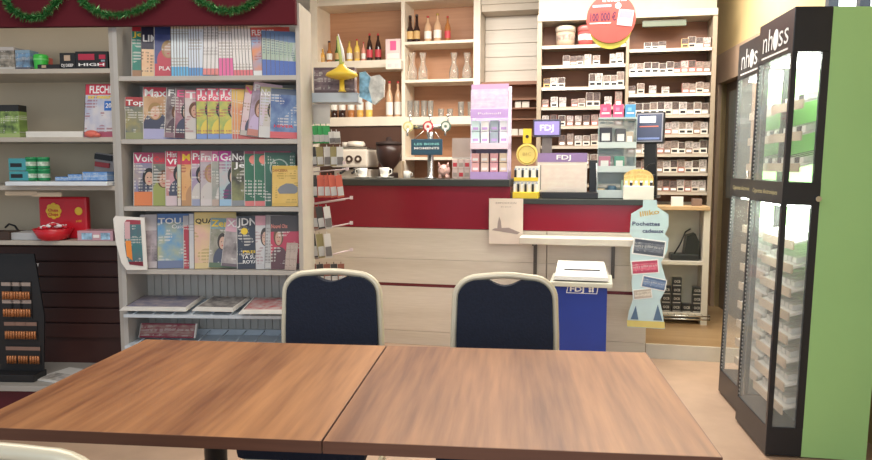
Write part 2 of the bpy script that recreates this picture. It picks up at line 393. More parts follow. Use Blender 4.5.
# row one (top)
T1 = 22
magazine(131.5, T1, 0, .2, c_('cov_green4', (.45, .03, .05), (.03, .30, .20), (.03, .16, .16), (.35, .2, .12), .86, .12, seed=1), 'Jeux', Y_, 'green magazine with red masthead at the left end of the top rack shelf', tz=.8, ts=.035)
magazine(141, T1, 0, .2, c_('cov_peach', (.02, .02, .05), (.75, .42, .22), (.80, .60, .42), (.72, .52, .30), .52, .08, seed=2), 'LIMA', W_, 'puzzle magazine with black upper half and peach picture, top shelf', tz=.72, ts=.05)
magazine(154, T1, 0, .2, c_('cov_beard', (.03, .05, .16), (.02, .04, .18), (.10, .12, .30), (.50, .06, .10), .80, .24, sc=2.2, seed=3), None, None, 'navy blue magazine with bearded face and red stripes on top shelf', sub=[('PLAYMAG', .03, W_, .5, .15, .15)])
for i in range(6):
    magazine(171 + i * 2.9, T1, 0, .19, c_('cov_skyblue', (.70, .66, .52), (.62, .68, .74), (.70, .78, .84), (.10, .42, .72), .90, .18, seed=4), None, None, f'thin white and sky-blue puzzle magazine, {NTH[i]} from left in its bundle, top shelf', yaw=17, t=.0025, grp='thin puzzle magazines on the top shelf')
for i in range(5):
    magazine(188.5 + i * 2.6, T1, 0, .19, c_('cov_bluecircle', (.72, .68, .60), (.70, .74, .80), (.62, .70, .82), (.08, .30, .65), .90, .16, seed=5), None, None, f'thin white magazine with royal-blue foot, {NTH[i]} from left in its bundle', yaw=17, t=.0025, grp='thin puzzle magazines on the top shelf')
for i in range(4):
    magazine(202.5 + i * 4.0, T1, 0, .19, c_('cov_coral', (.68, .66, .66), (.70, .68, .68), (.78, .76, .76), (.72, .22, .22), .90, .12, seed=6), None, None, f'thin white magazine with coral foot before the pink bundle, {NTH[i]} from left', yaw=17, t=.0025, lean=2, grp='thin puzzle magazines on the top shelf')
for i in range(4):
    magazine(218.5 + i * 3.7, T1, 0, .19, c_('cov_pinksq', (.70, .60, .50), (.76, .70, .72), (.80, .78, .78), (.74, .12, .36), .86, .34, seed=7), None, None, f'thin white magazine with bright pink lower third, {NTH[i]} from left', yaw=17, t=.0025, grp='thin puzzle magazines on the top shelf')
for i in range(6):
    magazine(233.5 + i * 3.2, T1, 0, .17, c_('cov_coral2', (.72, .62, .50), (.76, .70, .70), (.80, .78, .76), (.70, .16, .20), .90, .11, seed=8), None, None, f'thin white and coral magazine after the pink bundle, {NTH[i]} from left', yaw=17, t=.0025, lean=-2, grp='thin puzzle magazines on the top shelf')
magazine(253, 26, 0, .2, c_('cov_flech', (.62, .10, .08), (.70, .25, .10), (.20, .35, .60), (.70, .72, .74), .82, .1, seed=9), 'FLECHES', W_, 'crossword magazine with red masthead and orange picture, right of top shelf', lean=-3, ts=.04)
for i in range(7):
    magazine(262 + i * 4.4, 29 + i * 1.0, 0, .17, c_('cov_bluemid', (.15, .25, .45), (.55, .60, .60), (.30, .45, .30), (.06, .14, .48), .84, .36, seed=10), None, None, f'blue and white quiz magazine, {NTH[i]} from left at the right end of top shelf', yaw=16, t=.0025, grp='thin quiz magazines at the right of the top shelf')
# row two
magazine(125, 96, 1, .16, c_('cov_top', (.40, .05, .06), (.12, .16, .18), (.45, .38, .12), (.28, .30, .16), .78, .16, seed=11), 'Top', W_, 'small magazine with red masthead and blue title at left end, second shelf', tz=.86, ts=.04)
magazine(143, 86, 1, .21, c_('cov_maxi', (.55, .06, .10), (.45, .24, .12), (.60, .42, .26), (.40, .40, .62), .83, .20, seed=12), 'Maxi', W_, 'magazine with red masthead reading Maxi and brown cover picture', ts=.055)
magazine(164, 88, 1, .19, c_('cov_bw', (.16, .15, .16), (.10, .07, .09), (.45, .40, .40), (.26, .16, .20), .85, .10, seed=13), 'Fox', W_, 'dark grey magazine leaning right beside the Maxi magazine', lean=3)
magazine(174, 88, 1, .19, c_('cov_maroon', (.20, .17, .17), (.15, .03, .06), (.50, .30, .36), (.10, .03, .05), .85, .10, seed=14), 'Elle', P_, 'maroon and pink magazine behind the dark grey one, second shelf', lean=2)
magazine(184.5, 89, 1, .19, c_('cov_pale', (.70, .25, .32), (.62, .58, .58), (.55, .40, .42), (.62, .60, .58), .84, .12, seed=15), 'TV', W_, 'pale white and pink magazine left of the three television guides')
for i, (x, l) in enumerate(((196, 'leftmost'), (207, 'middle'), (219, 'rightmost'))):
    magazine(x, 87, 1, .20, c_('cov_tele', (.72, .12, .20), (.70, .55, .10), (.12, .36, .14), (.20, .30, .60), .74, .10, sc=4, seed=16), 'Télé', W_, f'television guide in red, yellow and green, {l} of the three identical copies', ts=.05, tz=.91, sub=[('Poche', .04, W_, .30, .81, .10)], grp='identical television guides on the second shelf')
for i in range(3):
    magazine(232 + i * 2.7, 88 + i, 1, .17, c_('cov_yellowspine', (.70, .45, .10), (.60, .15, .10), (.70, .45, .15), (.50, .12, .12), .8, .1, seed=17), None, None, f'thin yellow and red magazine, {NTH[i]} of three right of the television guides', yaw=17, t=.0025)
magazine(239.5, 87, 1, .17, c_('cov_lilac', (.60, .35, .15), (.60, .40, .48), (.68, .60, .60), (.45, .42, .40), .85, .1, seed=18), 'Vu', P_, 'pale pink magazine leaning right on second shelf beside thin yellow ones', lean=7)
magazine(246.5, 83.5, 1, .15, c_('cov_purple', (.68, .50, .58), (.52, .42, .62), (.18, .12, .14), (.50, .22, .18), .85, .12, seed=19), 'Psy', W_, 'tall lilac magazine leaning right with dark lower picture', lean=8)
magazine(258, 87, 1, .17, c_('cov_pinkblue', (.62, .60, .30), (.60, .35, .42), (.55, .62, .72), (.60, .60, .60), .90, .22, seed=20), 'Notre', W_, 'pink and pale blue magazine with yellow-green top edge, second shelf', lean=3)
magazine(269.5, 88, 1, .17, c_('cov_blue', (.10, .14, .22), (.04, .09, .28), (.22, .35, .55), (.62, .12, .14), .88, .13, seed=21), None, None, 'dark blue magazine with red bottom lettering, right end of second shelf', lean=2, sub=[('DISNEYLAND'[:0] or 'HIVER', .02, R_, .5, .24, .1)])
# row three
magazine(133.5, 152, 2, .20, c_('cov_voici', (.48, .06, .16), (.14, .18, .40), (.42, .34, .30), (.70, .22, .08), .80, .26, seed=22), 'Voici', W_, 'gossip magazine with magenta masthead and orange lower panel, third shelf left end', ts=.055)
magazine(152.5, 153, 2, .20, c_('cov_voici2', (.36, .06, .09), (.26, .30, .20), (.08, .10, .12), (.30, .34, .10), .80, .20, seed=23), 'Cuisine', R_, 'dark green cookery magazine with dull red masthead on third shelf', ts=.04)
magazine(165.5, 150.5, 2, .21, c_('cov_histoire', (.55, .04, .10), (.40, .16, .08), (.60, .35, .45), (.62, .50, .54), .72, .18, seed=24), 'Histoires', W_, 'magazine with red masthead reading Histoires VRAIES', ts=.04, tz=.93, sub=[('VRAIES', .04, W_, .45, .80, .17)])
magazine(177, 151, 2, .19, c_('cov_hibl', (.55, .05, .10), (.45, .55, .58), (.70, .62, .30), (.62, .55, .52), .76, .12, seed=25), None, None, 'narrow magazine with red top and pale blue edge beside Histoires VRAIES')
magazine(181, 151, 2, .20, c_('cov_orange', (.55, .05, .09), (.62, .32, .12), (.70, .45, .22), (.45, .25, .12), .76, .10, seed=26), 'Mots', Y_, 'magazine with red masthead and orange picture on third shelf')
magazine(191.5, 150, 2, .19, c_('cov_purp', (.50, .05, .12), (.20, .16, .36), (.50, .40, .46), (.30, .32, .45), .76, .12, seed=27), 'Paris', W_, 'magazine with red masthead and purple picture on third shelf')
magazine(200, 150.5, 2, .19, c_('cov_gr', (.62, .30, .36), (.50, .46, .50), (.35, .28, .34), (.60, .55, .55), .80, .12, seed=28), 'France', W_, 'grey-pink magazine with rose masthead left of the magenta titles')
magazine(211.5, 151, 2, .19, c_('cov_mag1', (.58, .10, .30), (.20, .26, .24), (.45, .40, .36), (.45, .35, .30), .82, .12, seed=29), 'Prima', W_, 'magazine with magenta masthead and dark green picture, third shelf')
magazine(219, 150.5, 2, .19, c_('cov_mag2', (.50, .03, .30), (.62, .40, .40), (.30, .50, .55), (.30, .48, .66), .82, .12, seed=30), 'Gala', W_, 'glossy magazine with deep magenta masthead reading Gala', ts=.055)
magazine(231.5, 150.5, 2, .16, c_('cov_nous', (.05, .03, .04), (.03, .03, .03), (.28, .30, .12), (.22, .24, .26), .80, .10, seed=31), 'Nous', W_, 'black magazine with white masthead and olive headlines on third shelf', sub=[('Jeu', .04, W_, .4, .74, .09)])
for i, x in enumerate((244.5, 254.5)):
    o = magazine(x, 150.5, 2, .19, c_('cov_darkgreen', (.30, .03, .08), (.012, .10, .055), (.03, .16, .09), (.60, .16, .16), .95, .09, seed=32), None, None, f'dark green Christmas magazine with coral disc, {"left" if i == 0 else "right"} copy of two on third shelf')
    G().cyl((.05, 0.001, .245), (.05, -.0015, .245), .024, 20).obj('coral_disc', M('coral', (.75, .25, .20), .5), o)
o = magazine(265, 152, 2, .16, c_('cov_wreath', (.02, .09, .06), (.02, .09, .06), (.03, .14, .09), (.02, .09, .06), .95, .09, seed=33), None, None, 'dark green magazine with pale ring emblem at right of third shelf')
g = G(); g.tube([(.075 + .045 * math.cos(a * .2618), -.001, .20 + .045 * math.sin(a * .2618)) for a in range(24)], .004, 6, closed=True); g.obj('ring_emblem', M('pale_ring', (.45, .55, .50), .5), o)
o = magazine(271.5, 165.5, 2, .15, c_('cov_cat', (.62, .42, .08), (.66, .44, .10), (.72, .52, .18), (.60, .40, .10), .90, .08, seed=34), 'DANCETERIA', M('brown_ink', (.35, .12, .04), .6), 'yellow catalogue with grey car in front at right end of third shelf', d=.012, yaw=4, ts=.02, tz=.88, grp=None)
g = G(); g.prism([(.03, .085), (.045, .105), (.075, .120), (.11, .118), (.135, .10), (.135, .075), (.12, .066), (.04, .066)], -.001, 0); g.obj('printed_car', M('car_grey', (.20, .22, .25), .5), o)
# row four
g = G(); 
o = magazine(141, 215, 3, .17, c_('cov_minnie', (.60, .56, .58), (.58, .50, .54), (.03, .02, .03), (.60, .54, .56), .70, .12, seed=35), None, None, 'white comic magazine with black and white picture, fourth shelf left', lean=-1)
magazine(157, 214, 3, .21, c_('cov_tou', (.06, .16, .42), (.08, .30, .62), (.50, .50, .22), (.16, .20, .34), .84, .14, seed=36), 'TOU', W_, 'bright blue activity magazine with yellow square badge on fourth shelf', ts=.045, tz=.86, sub=[('Cuisine', .03, W_, .6, .76, .10)])
magazine(183.5, 216, 3, .17, c_('cov_red', (.40, .40, .44), (.40, .03, .06), (.34, .03, .05), (.40, .04, .06), .82, .05, seed=37), None, None, 'plain red magazine tucked between the blue and the yellow magazines')
magazine(189, 214, 3, .17, c_('cov_greyw', (.55, .56, .60), (.50, .50, .55), (.62, .62, .62), (.60, .60, .60), .82, .1, seed=38), None, None, 'thin pale grey magazine left of the yellow one, fourth shelf')
magazine(194, 212.5, 3, .22, c_('cov_quad', (.72, .56, .20), (.72, .58, .28), (.66, .40, .34), (.66, .52, .26), .78, .1, seed=39), 'QUAD', K_, 'yellow magazine with pink flower drawings on fourth shelf', ts=.035, tz=.84)
magazine(208.5, 219.5, 3, .16, c_('cov_dg', (.20, .32, .34), (.10, .12, .05), (.45, .42, .38), (.10, .16, .09), .78, .1, seed=40), 'Zen', Y_, 'dark green magazine in front of the yellow one, fourth shelf', lean=3)
magazine(221, 221, 3, .15, c_('cov_tilt', (.62, .36, .44), (.12, .10, .10), (.55, .50, .50), (.14, .10, .12), .72, .06, seed=41), 'XX', W_, 'black and white magazine with pink top leaning right, fourth shelf', lean=7)
o = magazine(237, 216.5, 3, .20, c_('cov_jdd', (.012, .015, .03), (.012, .018, .04), (.02, .03, .06), (.015, .02, .04), .80, .10, sc=1.5, seed=42), 'JDN', W_, 'black magazine with white initials and yellow dot on fourth shelf', ts=.055, tw=.10, sub=[('PREPA', .02, Y_, .40, .32, .10), ('TA SUITE', .025, W_, .40, .22, .11), ('ROYALE', .025, W_, .40, .13, .10)])
G().cyl((.04, .001, .20), (.04, -.0015, .20), .018, 20).obj('yellow_dot', Y_, o)
magazine(255.5, 216, 3, .14, c_('cov_tennis', (.62, .30, .36), (.55, .55, .57), (.62, .62, .64), (.50, .50, .52), .82, .1, seed=43), None, None, 'white folded magazine with pink top between the black magazines')
magazine(264.5, 216, 3, .14, c_('cov_clear', (.30, .26, .26), (.35, .35, .36), (.55, .55, .56), (.50, .50, .50), .82, .1, seed=44), None, None, 'grey magazine in a clear sleeve on fourth shelf', lean=2)
magazine(270.5, 216, 3, .15, c_('cov_obs', (.05, .03, .03), (.42, .02, .06), (.50, .03, .08), (.10, .03, .04), .70, .10, sc=1.5, seed=45), 'Nouvel Obs', M('salmon_ink', (.72, .25, .20), .5), 'black and red news magazine reading Nouvel Obs, fourth shelf right end', ts=.03, tz=.80)
for i in range(3):
    magazine(284.5 + i * 4.2, 243.5, 3, .04, c_('cov_booklet', (.42, .32, .27), (.44, .35, .30), (.50, .40, .34), (.42, .33, .28), .9, .1, seed=46), None, None, f'small beige booklet leaning at right end of fourth shelf, {NTH[i]} of three', d=.004, yaw=10, lean=5, t=.003, name='booklet', grp='small beige booklets on the fourth shelf')
# folded newspaper sticking out in front of the left post
npz = rz[3] + TH / 2
g = G(); P = []
u0 = A.U(112.5, 230, -.05)
for k in range(11):
    t = k / 10; P.append((t * .15, -.07 + .10 * t ** .6))
vs = []
for h0, bot in ((0.285, 0), (0, 0)):
    pass
outl = [(.012, 0), (.15, 0), (.15, .27), (0, .285), (-.01, .25), (.0, .1)]
o = thing('folded_newspaper', 'white folded newspaper in plastic sticking out over the left post of rack', 'newspaper', A.w(u0 + .012, -.035, npz + .002), A.yaw)
g = G(); g.prism([(.045, 0), (.15, 0), (.145, .275), (0, .285), (-.012, .27), (-.004, .15), (.02, .04)], -.004, .004); g.obj('outer_sheet', paper, o, (0, 0, 0), (0, 0, R(10)))
g = G(); g.prism([(.062, .03), (.13, .02), (.125, .262), (.055, .265), (.044, .25), (.040, .14), (.048, .07)], -.007, -.004); g.obj('front_page', cover('cov_news', (.35, .05, .08), (.06, .22, .24), (.10, .16, .20), (.20, .02, .04), .9, .1), o, (0, 0, 0), (0, 0, R(10)))
g = G(); g.prism([(.044, .165), (.070, .165), (.072, .255), (.046, .255)], -.009, -.007, 0); g.prism([(.050, .075), (.078, .05), (.074, .155), (.046, .155)], -.009, -.007, 1); g.obj('headline_strip', [M('pale_pink', (.66, .42, .46), .5), O_], o, (0, 0, 0), (0, 0, R(10)))
# newspapers lying on the tray shelves
def newspaper(x0, x1, z, d0, d1, label, seed, tilt=4, rz_=0, cols=None, th=.016):
    u0, u1 = A.U(x0, 308, 0), A.U(x1, 308, 0); w = u1 - u0; dd = d1 - d0
    o = thing('newspaper_stack', label, 'newspapers', A.w((u0 + u1) / 2, (d0 + d1) / 2, z), A.yaw + R(rz_), 'newspapers on the tray shelf')
    g = G(); n = 4
    for k in range(n):
        e = k * .004; g.box(-w / 2 + e, w / 2 - e * .5, -dd / 2 + e, dd / 2, k * th / n, (k + .8) * th / n)
    g.obj('folded_pages', paper, o, (0, 0, 0), (R(tilt), 0, 0))
    a = cols or ((.40, .10, .14), (.45, .40, .42), (.14, .16, .30))
    m = cover('cov_paper%d' % seed, a[0], a[1], a[2], (.6, .6, .6), 2, -1, sc=7, seed=seed)
    nt = m.node_tree; mp = [n_ for n_ in nt.nodes if n_.type == 'MAPPING'][0]; mp.inputs['Scale'].default_value = (1, 1, .1)
    G().box(-w / 2 + .02, w / 2 - .015, -dd / 2 + .03, dd / 2 - .01, th, th + .0015).obj('front_page', m, o, (0, 0, 0), (R(tilt), 0, 0))
newspaper(124, 190, z5 + .034, -.05, .20, 'newspaper with red and grey pictures at left of the newspaper tray', 1, 5)
newspaper(196, 238, z5 + .034, -.045, .19, 'newspaper with black and white photo in the middle of tray', 2, 5, -4, ((.1, .1, .1), (.10, .09, .10), (.50, .48, .46)))
newspaper(243, 290, z5 + .034, -.09, .17, 'newspaper with red headline at right of the newspaper tray', 3, 5, 3, ((.6, .1, .1), (.62, .60, .60), (.50, .07, .08)))

# ------------------------------------------------------------------ bar counter
BH = B.Z(470, 179.5); BL = B.Z(560, 199); RB = B.Z(560, 231); uS = B.U(510, 190); uE = B.U(290, 200)
PB = wood('counter_ash_panel', (.60, .54, .46), (.76, .70, .62), axis=0, stripes=9, scale=12, rough=.4)
cn = thing('bar_counter', 'long bar counter with dark top, wine red band and pale wood panels below', 'counter', B.w(0, 0, 0), B.yaw)
ctop = M('counter_top_dark', (.035, .04, .036), .35)
G().box(uE, uS, -.03, .55, BH - .048, BH, bev=.004).obj('high_worktop', ctop, cn)
G().box(uS + .002, 0.0, -.03, .60, BL - .036, BL, bev=.004).obj('low_worktop', ctop, cn)
G().box(uE, uS, .0, .02, RB, BH - .048).obj('red_panel', redp, cn)
G().box(uS, 0, .0, .02, RB, BL - .036).obj('red_panel', redp, cn)
zk = B.Z(400, 284.5)
g = G(); gv = .004
zz = [0.0, zk - .012]; 
ua = [uE, B.U(340, 300) - .9, B.U(545, 300), 0]
rows = [(.0, .10), (.102, zk - .012), (zk + .012, zk + .19), (zk + .1915, RB - .004)]
for z0, z1 in rows:
    for a, b_ in ((uE, B.U(546, 300) - .003), (B.U(546, 300) + .003, 0)):
        g.box(a, b_, 0, .02, z0, z1, bev=.0015)
g.obj('front_panel', PB, cn)
G().box(uE, 0, .008, .02, zk - .012, zk + .012).obj('groove_strip', M('groove_red', (.16, .02, .03), .4), cn)
G().box(uE, 0, .02, .04, 0, BL - .04).obj('carcass', M('carcass_pale', (.5, .43, .36), .6), cn)
G().box(-.02, 0, .02, .58, 0, BL - .037).obj('end_panel', PB, cn)
G().box(uS - .02, uS, .02, .53, BL - .04, BH - .05).obj('step_panel', redp, cn)
G().box(uE, 0, .55, .57, 0.1, BL - .04).obj('carcass', MATS['carcass_pale'], cn)
# customer ledge
lu0, lu1 = B.U(520, 240, -.16), B.U(645, 240, -.16); lzt = B.Z(560, 237.5, -.16)
ld = thing('customer_ledge', 'pale customer ledge on metal brackets below the red band', 'ledge', B.w(0, 0, 0), B.yaw)
G().box(lu0, lu1, -.22, -.002, lzt - .045, lzt, bev=.004).obj('board', M('ledge_ash', (.66, .60, .52), .45), ld)
for px in (535, 613):
    u = B.U(px, 262, -.02); G().box(u - .012, u + .012, -.012, -.002, lzt - .29, lzt - .046).box(u - .008, u + .008, -.17, -.012, lzt - .06, lzt - .046).prism([(0, 0)] * 0 or [(u - .006, lzt - .22), (u + .006, lzt - .22), (u + .006, lzt - .20), (u - .006, lzt - .20)], -.02, -.012).obj('bracket', M('bracket_dark', (.12, .11, .10), .4, .6), ld)

# ------------------------------------------------------------------ bottle cabinet behind the bar
def cz(px, py, d=CB): return B.Z(px, py, d)
def cu(px, py=80, d=CB): return B.U(px, py, d)
cw = M('cabinet_cream_edge', (.86, .76, .62), .45); cbk = wood('cabinet_back_brown', (.40, .19, .10), (.56, .30, .17), axis=0, stripes=5, rough=.5)
u0, um0, um1, u1 = cu(311), cu(401.5), cu(405), cu(477)
bc = thing('bottle_cabinet', 'cream wall cabinet with brown back holding bottles and carafes behind the bar', 'cabinet', B.w(0, 0, 0), B.yaw)
DP = CB + .34; ztop = cz(400, 2)
ue = cu(318)
G().box(u0, ue, CB, DP, .1, ztop + .5).obj('side_panel', cw, bc)
G().box(um0, um1, CB, DP, 1.10, ztop).obj('divider', cw, bc)
G().box(cu(473.5), u1 + .03, CB - .01, DP, .1, ztop + .5).obj('side_panel', cw, bc)
G().box(ue, cu(473.5), DP, DP + .02, .1, ztop + .02).obj('back_panel', cbk, bc)
G().box(ue, cu(473.5), CB, DP, ztop, ztop + .03).obj('top_panel', cw, bc)
G().box(ue, cu(473.5), CB + .05, DP, ztop + .03, ztop + .5).obj('cornice', wallc, bc)
zL1, zL1b = cz(360, 60.5), cz(360, 68); zL2, zL2b = cz(360, 117), cz(360, 126)
zR1, zR1b = cz(440, 40.5), cz(440, 43.5); zR2, zR2b = cz(440, 79), cz(440, 82); zR3, zR3b = cz(440, 116.5), cz(440, 124.5); zR4, zR4b = cz(440, 157), cz(440, 160)
for (a, b_, z1, z0) in ((ue, um0, zL1, zL1b), (ue, um0, zL2, zL2b), (um1, u1 - .02, zR1, zR1b), (um1, u1 - .02, zR2, zR2b), (um1, u1 - .02, zR3, zR3b), (um1, u1 - .02, zR4, zR4b)):
    G().box(a, b_, CB, DP, z0, z1, bev=.002).obj('shelf', cw, bc)
# back worktop under the cabinet
zw = 1.06
bw = thing('back_counter', 'brown back counter under the bottle cabinet carrying the coffee machine', 'counter', B.w(0, 0, 0), B.yaw)
G().box(cu(250, 170), cu(530, 170), CB - .42, CB - .005, zw - .04, zw).obj('worktop', dark, bw)
G().box(cu(250, 170), cu(530, 170), CB - .38, CB - .01, .1, zw - .04).obj('base_cabinet', cream, bw)
G().box(ue, um0, CB + .02, CB + .024, zw, zL2b).obj('splashback', M('splash_brown', (.09, .04, .025), .5), bc)

# bottles, glasses
def bottle(kind, px, py_top, zs, d, label, body, lab, cap, r=.03, group=None, shape='long'):
    ztp = B.Z(px, py_top, d); h = ztp - zs - .002; u = B.U(px, 100, d)
    o = thing('bottle', label, 'bottle', B.w(u, d, zs + .001), B.yaw, group)
    if shape == 'long': pr = [(r * .9, 0), (r, h * .03), (r, h * .55), (r * .75, h * .66), (r * .36, h * .76), (r * .34, h * .93)]
    elif shape == 'beer': pr = [(r * .9, 0), (r, h * .03), (r, h * .46), (r * .5, h * .62), (r * .40, h * .93)]
    elif shape == 'coke': pr = [(r * .85, 0), (r, h * .08), (r * .82, h * .28), (r, h * .48), (r * .8, h * .62), (r * .36, h * .80), (r * .34, h * .93)]
    else: pr = [(r * .9, 0), (r, h * .04), (r, h * .62), (r * .8, h * .72), (r * .6, h * .78), (r * .6, h * .88)]
    G().lathe(pr, 16).obj('bottle_body', body, o)
    rc = pr[-1][0] * 1.12; G().lathe([(rc, pr[-1][1]), (rc, h)], 12).obj('cap', cap, o)
    if lab: G().lathe([(r * 1.02, h * .14), (r * 1.02, h * .42)], 16, cap=False).obj('paper_label', lab, o)
    return o
cap_r = M('cap_red', (.5, .05, .05), .4); cap_g = M('cap_gold', (.6, .42, .12), .3, .6); cap_b = M('cap_dark', (.05, .04, .04), .4)
amber = M('amber_glass', (.42, .16, .05), .12); gold = M('golden_drink', (.70, .40, .10), .15); dkb = M('dark_bottle', (.035, .015, .012), .1); grn = M('green_bottle', (.06, .12, .03), .12)
yel = M('yellow_drink', (.80, .55, .12), .15); clr = M('pale_spirit', (.66, .42, .26), .12); pink = M('pink_drink', (.75, .33, .25), .2)
lw = M('label_white', (.85, .82, .75), .6); lo = M('label_ochre', (.62, .40, .16), .6); lr = M('label_red', (.60, .06, .08), .5)
dB = CB + .10
for px, yt, bd, lb, cp, r, sh, lab in ((323.5, 49, gold, lo, cap_g, .022, 'long', 'small golden miniature bottle at left end of upper left cabinet shelf'), (330, 41, amber, lw, cap_b, .028, 'beer', 'amber bottle with pale label beside the miniature, upper left cabinet shelf'),
        (338, 40, grn, lo, cap_b, .026, 'beer', 'green bottle behind the toy tip, upper left cabinet shelf'), (350, 41, yel, lw, cap_g, .028, 'long', 'pale yellow bottle with white label, right of green bottle'), (357.5, 39, yel, lo, cap_r, .028, 'long', 'yellow bottle with orange label in upper left cabinet bay'),
        (364, 42, pink, lw, cap_r, .022, 'long', 'slim pink bottle left of the two cola bottles'), (370, 33.5, dkb, lr, cap_r, .030, 'coke', 'dark cola bottle with red label, left of the pair'), (378.5, 33.5, dkb, lr, cap_r, .030, 'coke', 'dark cola bottle with red label, right of the pair')):
    bottle('b', px, yt, zL1, dB, lab, bd, lb, cp, r, 'bottles on the upper left cabinet shelf', sh)
for px, yt, bd, lb, cp, r, sh, lab in ((410.5, 15.5, dkb, lo, cap_b, .033, 'beer', 'dark beer bottle with ochre label, leftmost on upper right cabinet shelf'), (417, 14.5, dkb, lo, cap_b, .031, 'beer', 'dark beer bottle with brown label, second from left upper right shelf'),
        (428, 16, clr, lw, cap_r, .034, 'long', 'clear spirit bottle with white label and red cap beside dark bottles'), (437.5, 13.5, clr, lw, cap_g, .036, 'long', 'tall spirit bottle with broad white label, upper right shelf'), (447.5, 16, amber, lr, cap_r, .028, 'long', 'slender amber bottle with red label at right of upper right shelf')):
    bottle('b', px, yt, zR1, dB, lab, bd, lb, cp, r, 'bottles on the upper right cabinet shelf', sh)
for i, (px, bd) in enumerate(((327, gold), (334, dkb), (342, dkb), (351, amber), (360, gold), (369, yel))):
    ztp = B.Z(px, 100, dB); h = ztp - zL2
    o = thing('syrup_bottle', f'stout bottle with white upper label, {NTH[i]} from left on lower left cabinet shelf', 'bottle', B.w(B.U(px, 100, dB), dB, zL2 + .001), B.yaw, 'stout labelled bottles on the lower left shelf')
    G().lathe([(.030, 0), (.033, .006), (.033, h * .42)], 14).obj('bottle_foot', bd, o)
    G().lathe([(.033, h * .42), (.034, h * .45), (.034, h * .86), (.02, h * .92)], 14).obj('paper_label', lw, o); G().lathe([(.018, h * .92), (.018, h * 1.1)], 12).obj('cap', cap_g if i % 2 else cap_b, o)
for i, px in enumerate((389.5, 398)):
    bottle('b', px, 81, zL2, dB - .02, ('white-labelled rose bottle left of the pair by the divider', 'white-labelled rose bottle right of the pair against the divider')[i], clr, None, cap_r, .034, 'tall bottles by the cabinet divider')
    o = C.objects[-1].parent; G().lathe([(.035, .02), (.035, .14)], 16, cap=False).obj('paper_label', lw, o)
gl = M('glassware', (.86, .80, .72), .08, trans=.75, var=0)
for i, px in enumerate((412.5, 423, 454, 467)):
    u = cu(px); h = B.Z(px, 53, dB) - zR2; o = thing('glass_carafe', ('clear glass carafe with narrow neck, leftmost on middle right shelf', 'clear glass carafe, second from left on middle right shelf', 'clear glass carafe right of the gap on middle right shelf', 'clear glass carafe at the right end of middle right shelf')[i], 'carafe', B.w(B.U(px, 70, dB), dB, zR2 + .001), B.yaw, 'glass carafes on the middle right shelf')
    G().lathe([(.036, 0), (.045, .012), (.046, h * .26), (.040, h * .42), (.024, h * .58), (.022, h * .76), (.034, h)], 20, cap=False).obj('carafe_body', gl, o)
    G().lathe([(.032, .004), (.041, .014), (.043, h * .10)], 20).obj('thick_base', gl, o)
for i, px in enumerate((410, 416.5, 424, 430.5, 441, 450, 461, 470.5)):
    hh = 101 if i < 4 else (109 if i < 6 else 102); h = B.Z(px, hh, dB) - zR3
    o = thing('drinking_glass', f'{"tall" if i < 4 or i > 5 else "short"} clear drinking glass, {NTH[i]} from left on shelf above the taps', 'glass', B.w(B.U(px, 110, dB), dB, zR3 + .001), B.yaw, 'drinking glasses above the taps')
    G().lathe([(.026, 0), (.029, h), (.027, h), (.024, .01), (.001, .01)], 18, cap=False).obj('glass_wall', gl, o); G().lathe([(.0255, .001), (.0262, .016)], 18).obj('heavy_base', gl, o)
# pink and white carton hanging over shelf
def carton(name, label, cat, fr, x0, x1, yt, zs, d, dep, mat, band=None, txt=None, tcol=None, grp=None, bev=.002, rz_=0, txz=.5, ts=.02):
    ua_, ub_ = fr.U(x0, 120, d), fr.U(x1, 120, d); h = fr.Z((x0 + x1) / 2, yt, d) - zs; w = ub_ - ua_
    if not band and not txt:
        o = G().box(-w / 2, w / 2, 0, dep, 0, h, bev=bev).obj(name, mat, None, fr.w((ua_ + ub_) / 2, d, zs + .001), (0, 0, fr.yaw + R(rz_))); return tag(o, label, cat, grp)
    o = thing(name, label, cat, fr.w((ua_ + ub_) / 2, d, zs + .001), fr.yaw + R(rz_), grp)
    G().box(-w / 2, w / 2, 0, dep, 0, h, bev=bev).obj('box_body', mat, o)
    if band:
        for (z0, z1, m, xa, xb_) in band: G().box(-w / 2 + w * xa, -w / 2 + w * xb_, -.0015, .0, h * z0, h * z1).obj('printed_panel', m, o)
    if txt: text('lettering', txt, ts, tcol or W_, o, (0, -.002, h * txz), w=w * .8, bold=.02)
    return o
palep = M('pale_pink_card', (.80, .62, .60), .5)
carton('tea_carton', 'pink and white carton beside the cola bottles', 'box', B, 386, 401, 39, zL1, CB + .02, .1, palep, [(.45, .9, P_, .3, .7), (.05, .3, lw, .1, .9)])
carton('sugar_carton', 'white carton on the divider side hanging below the pink one', 'box', B, 386, 401.0, 60, B.Z(393, 69, CB - .11), CB - .11, .1, M('off_white_card', (.82, .76, .66), .6), [(.2, .6, palep, .15, .4), (.2, .6, palep, .6, .85)])
C.objects[-1].parent['label'] = 'off-white carton with two pink squares below the pink and white carton'

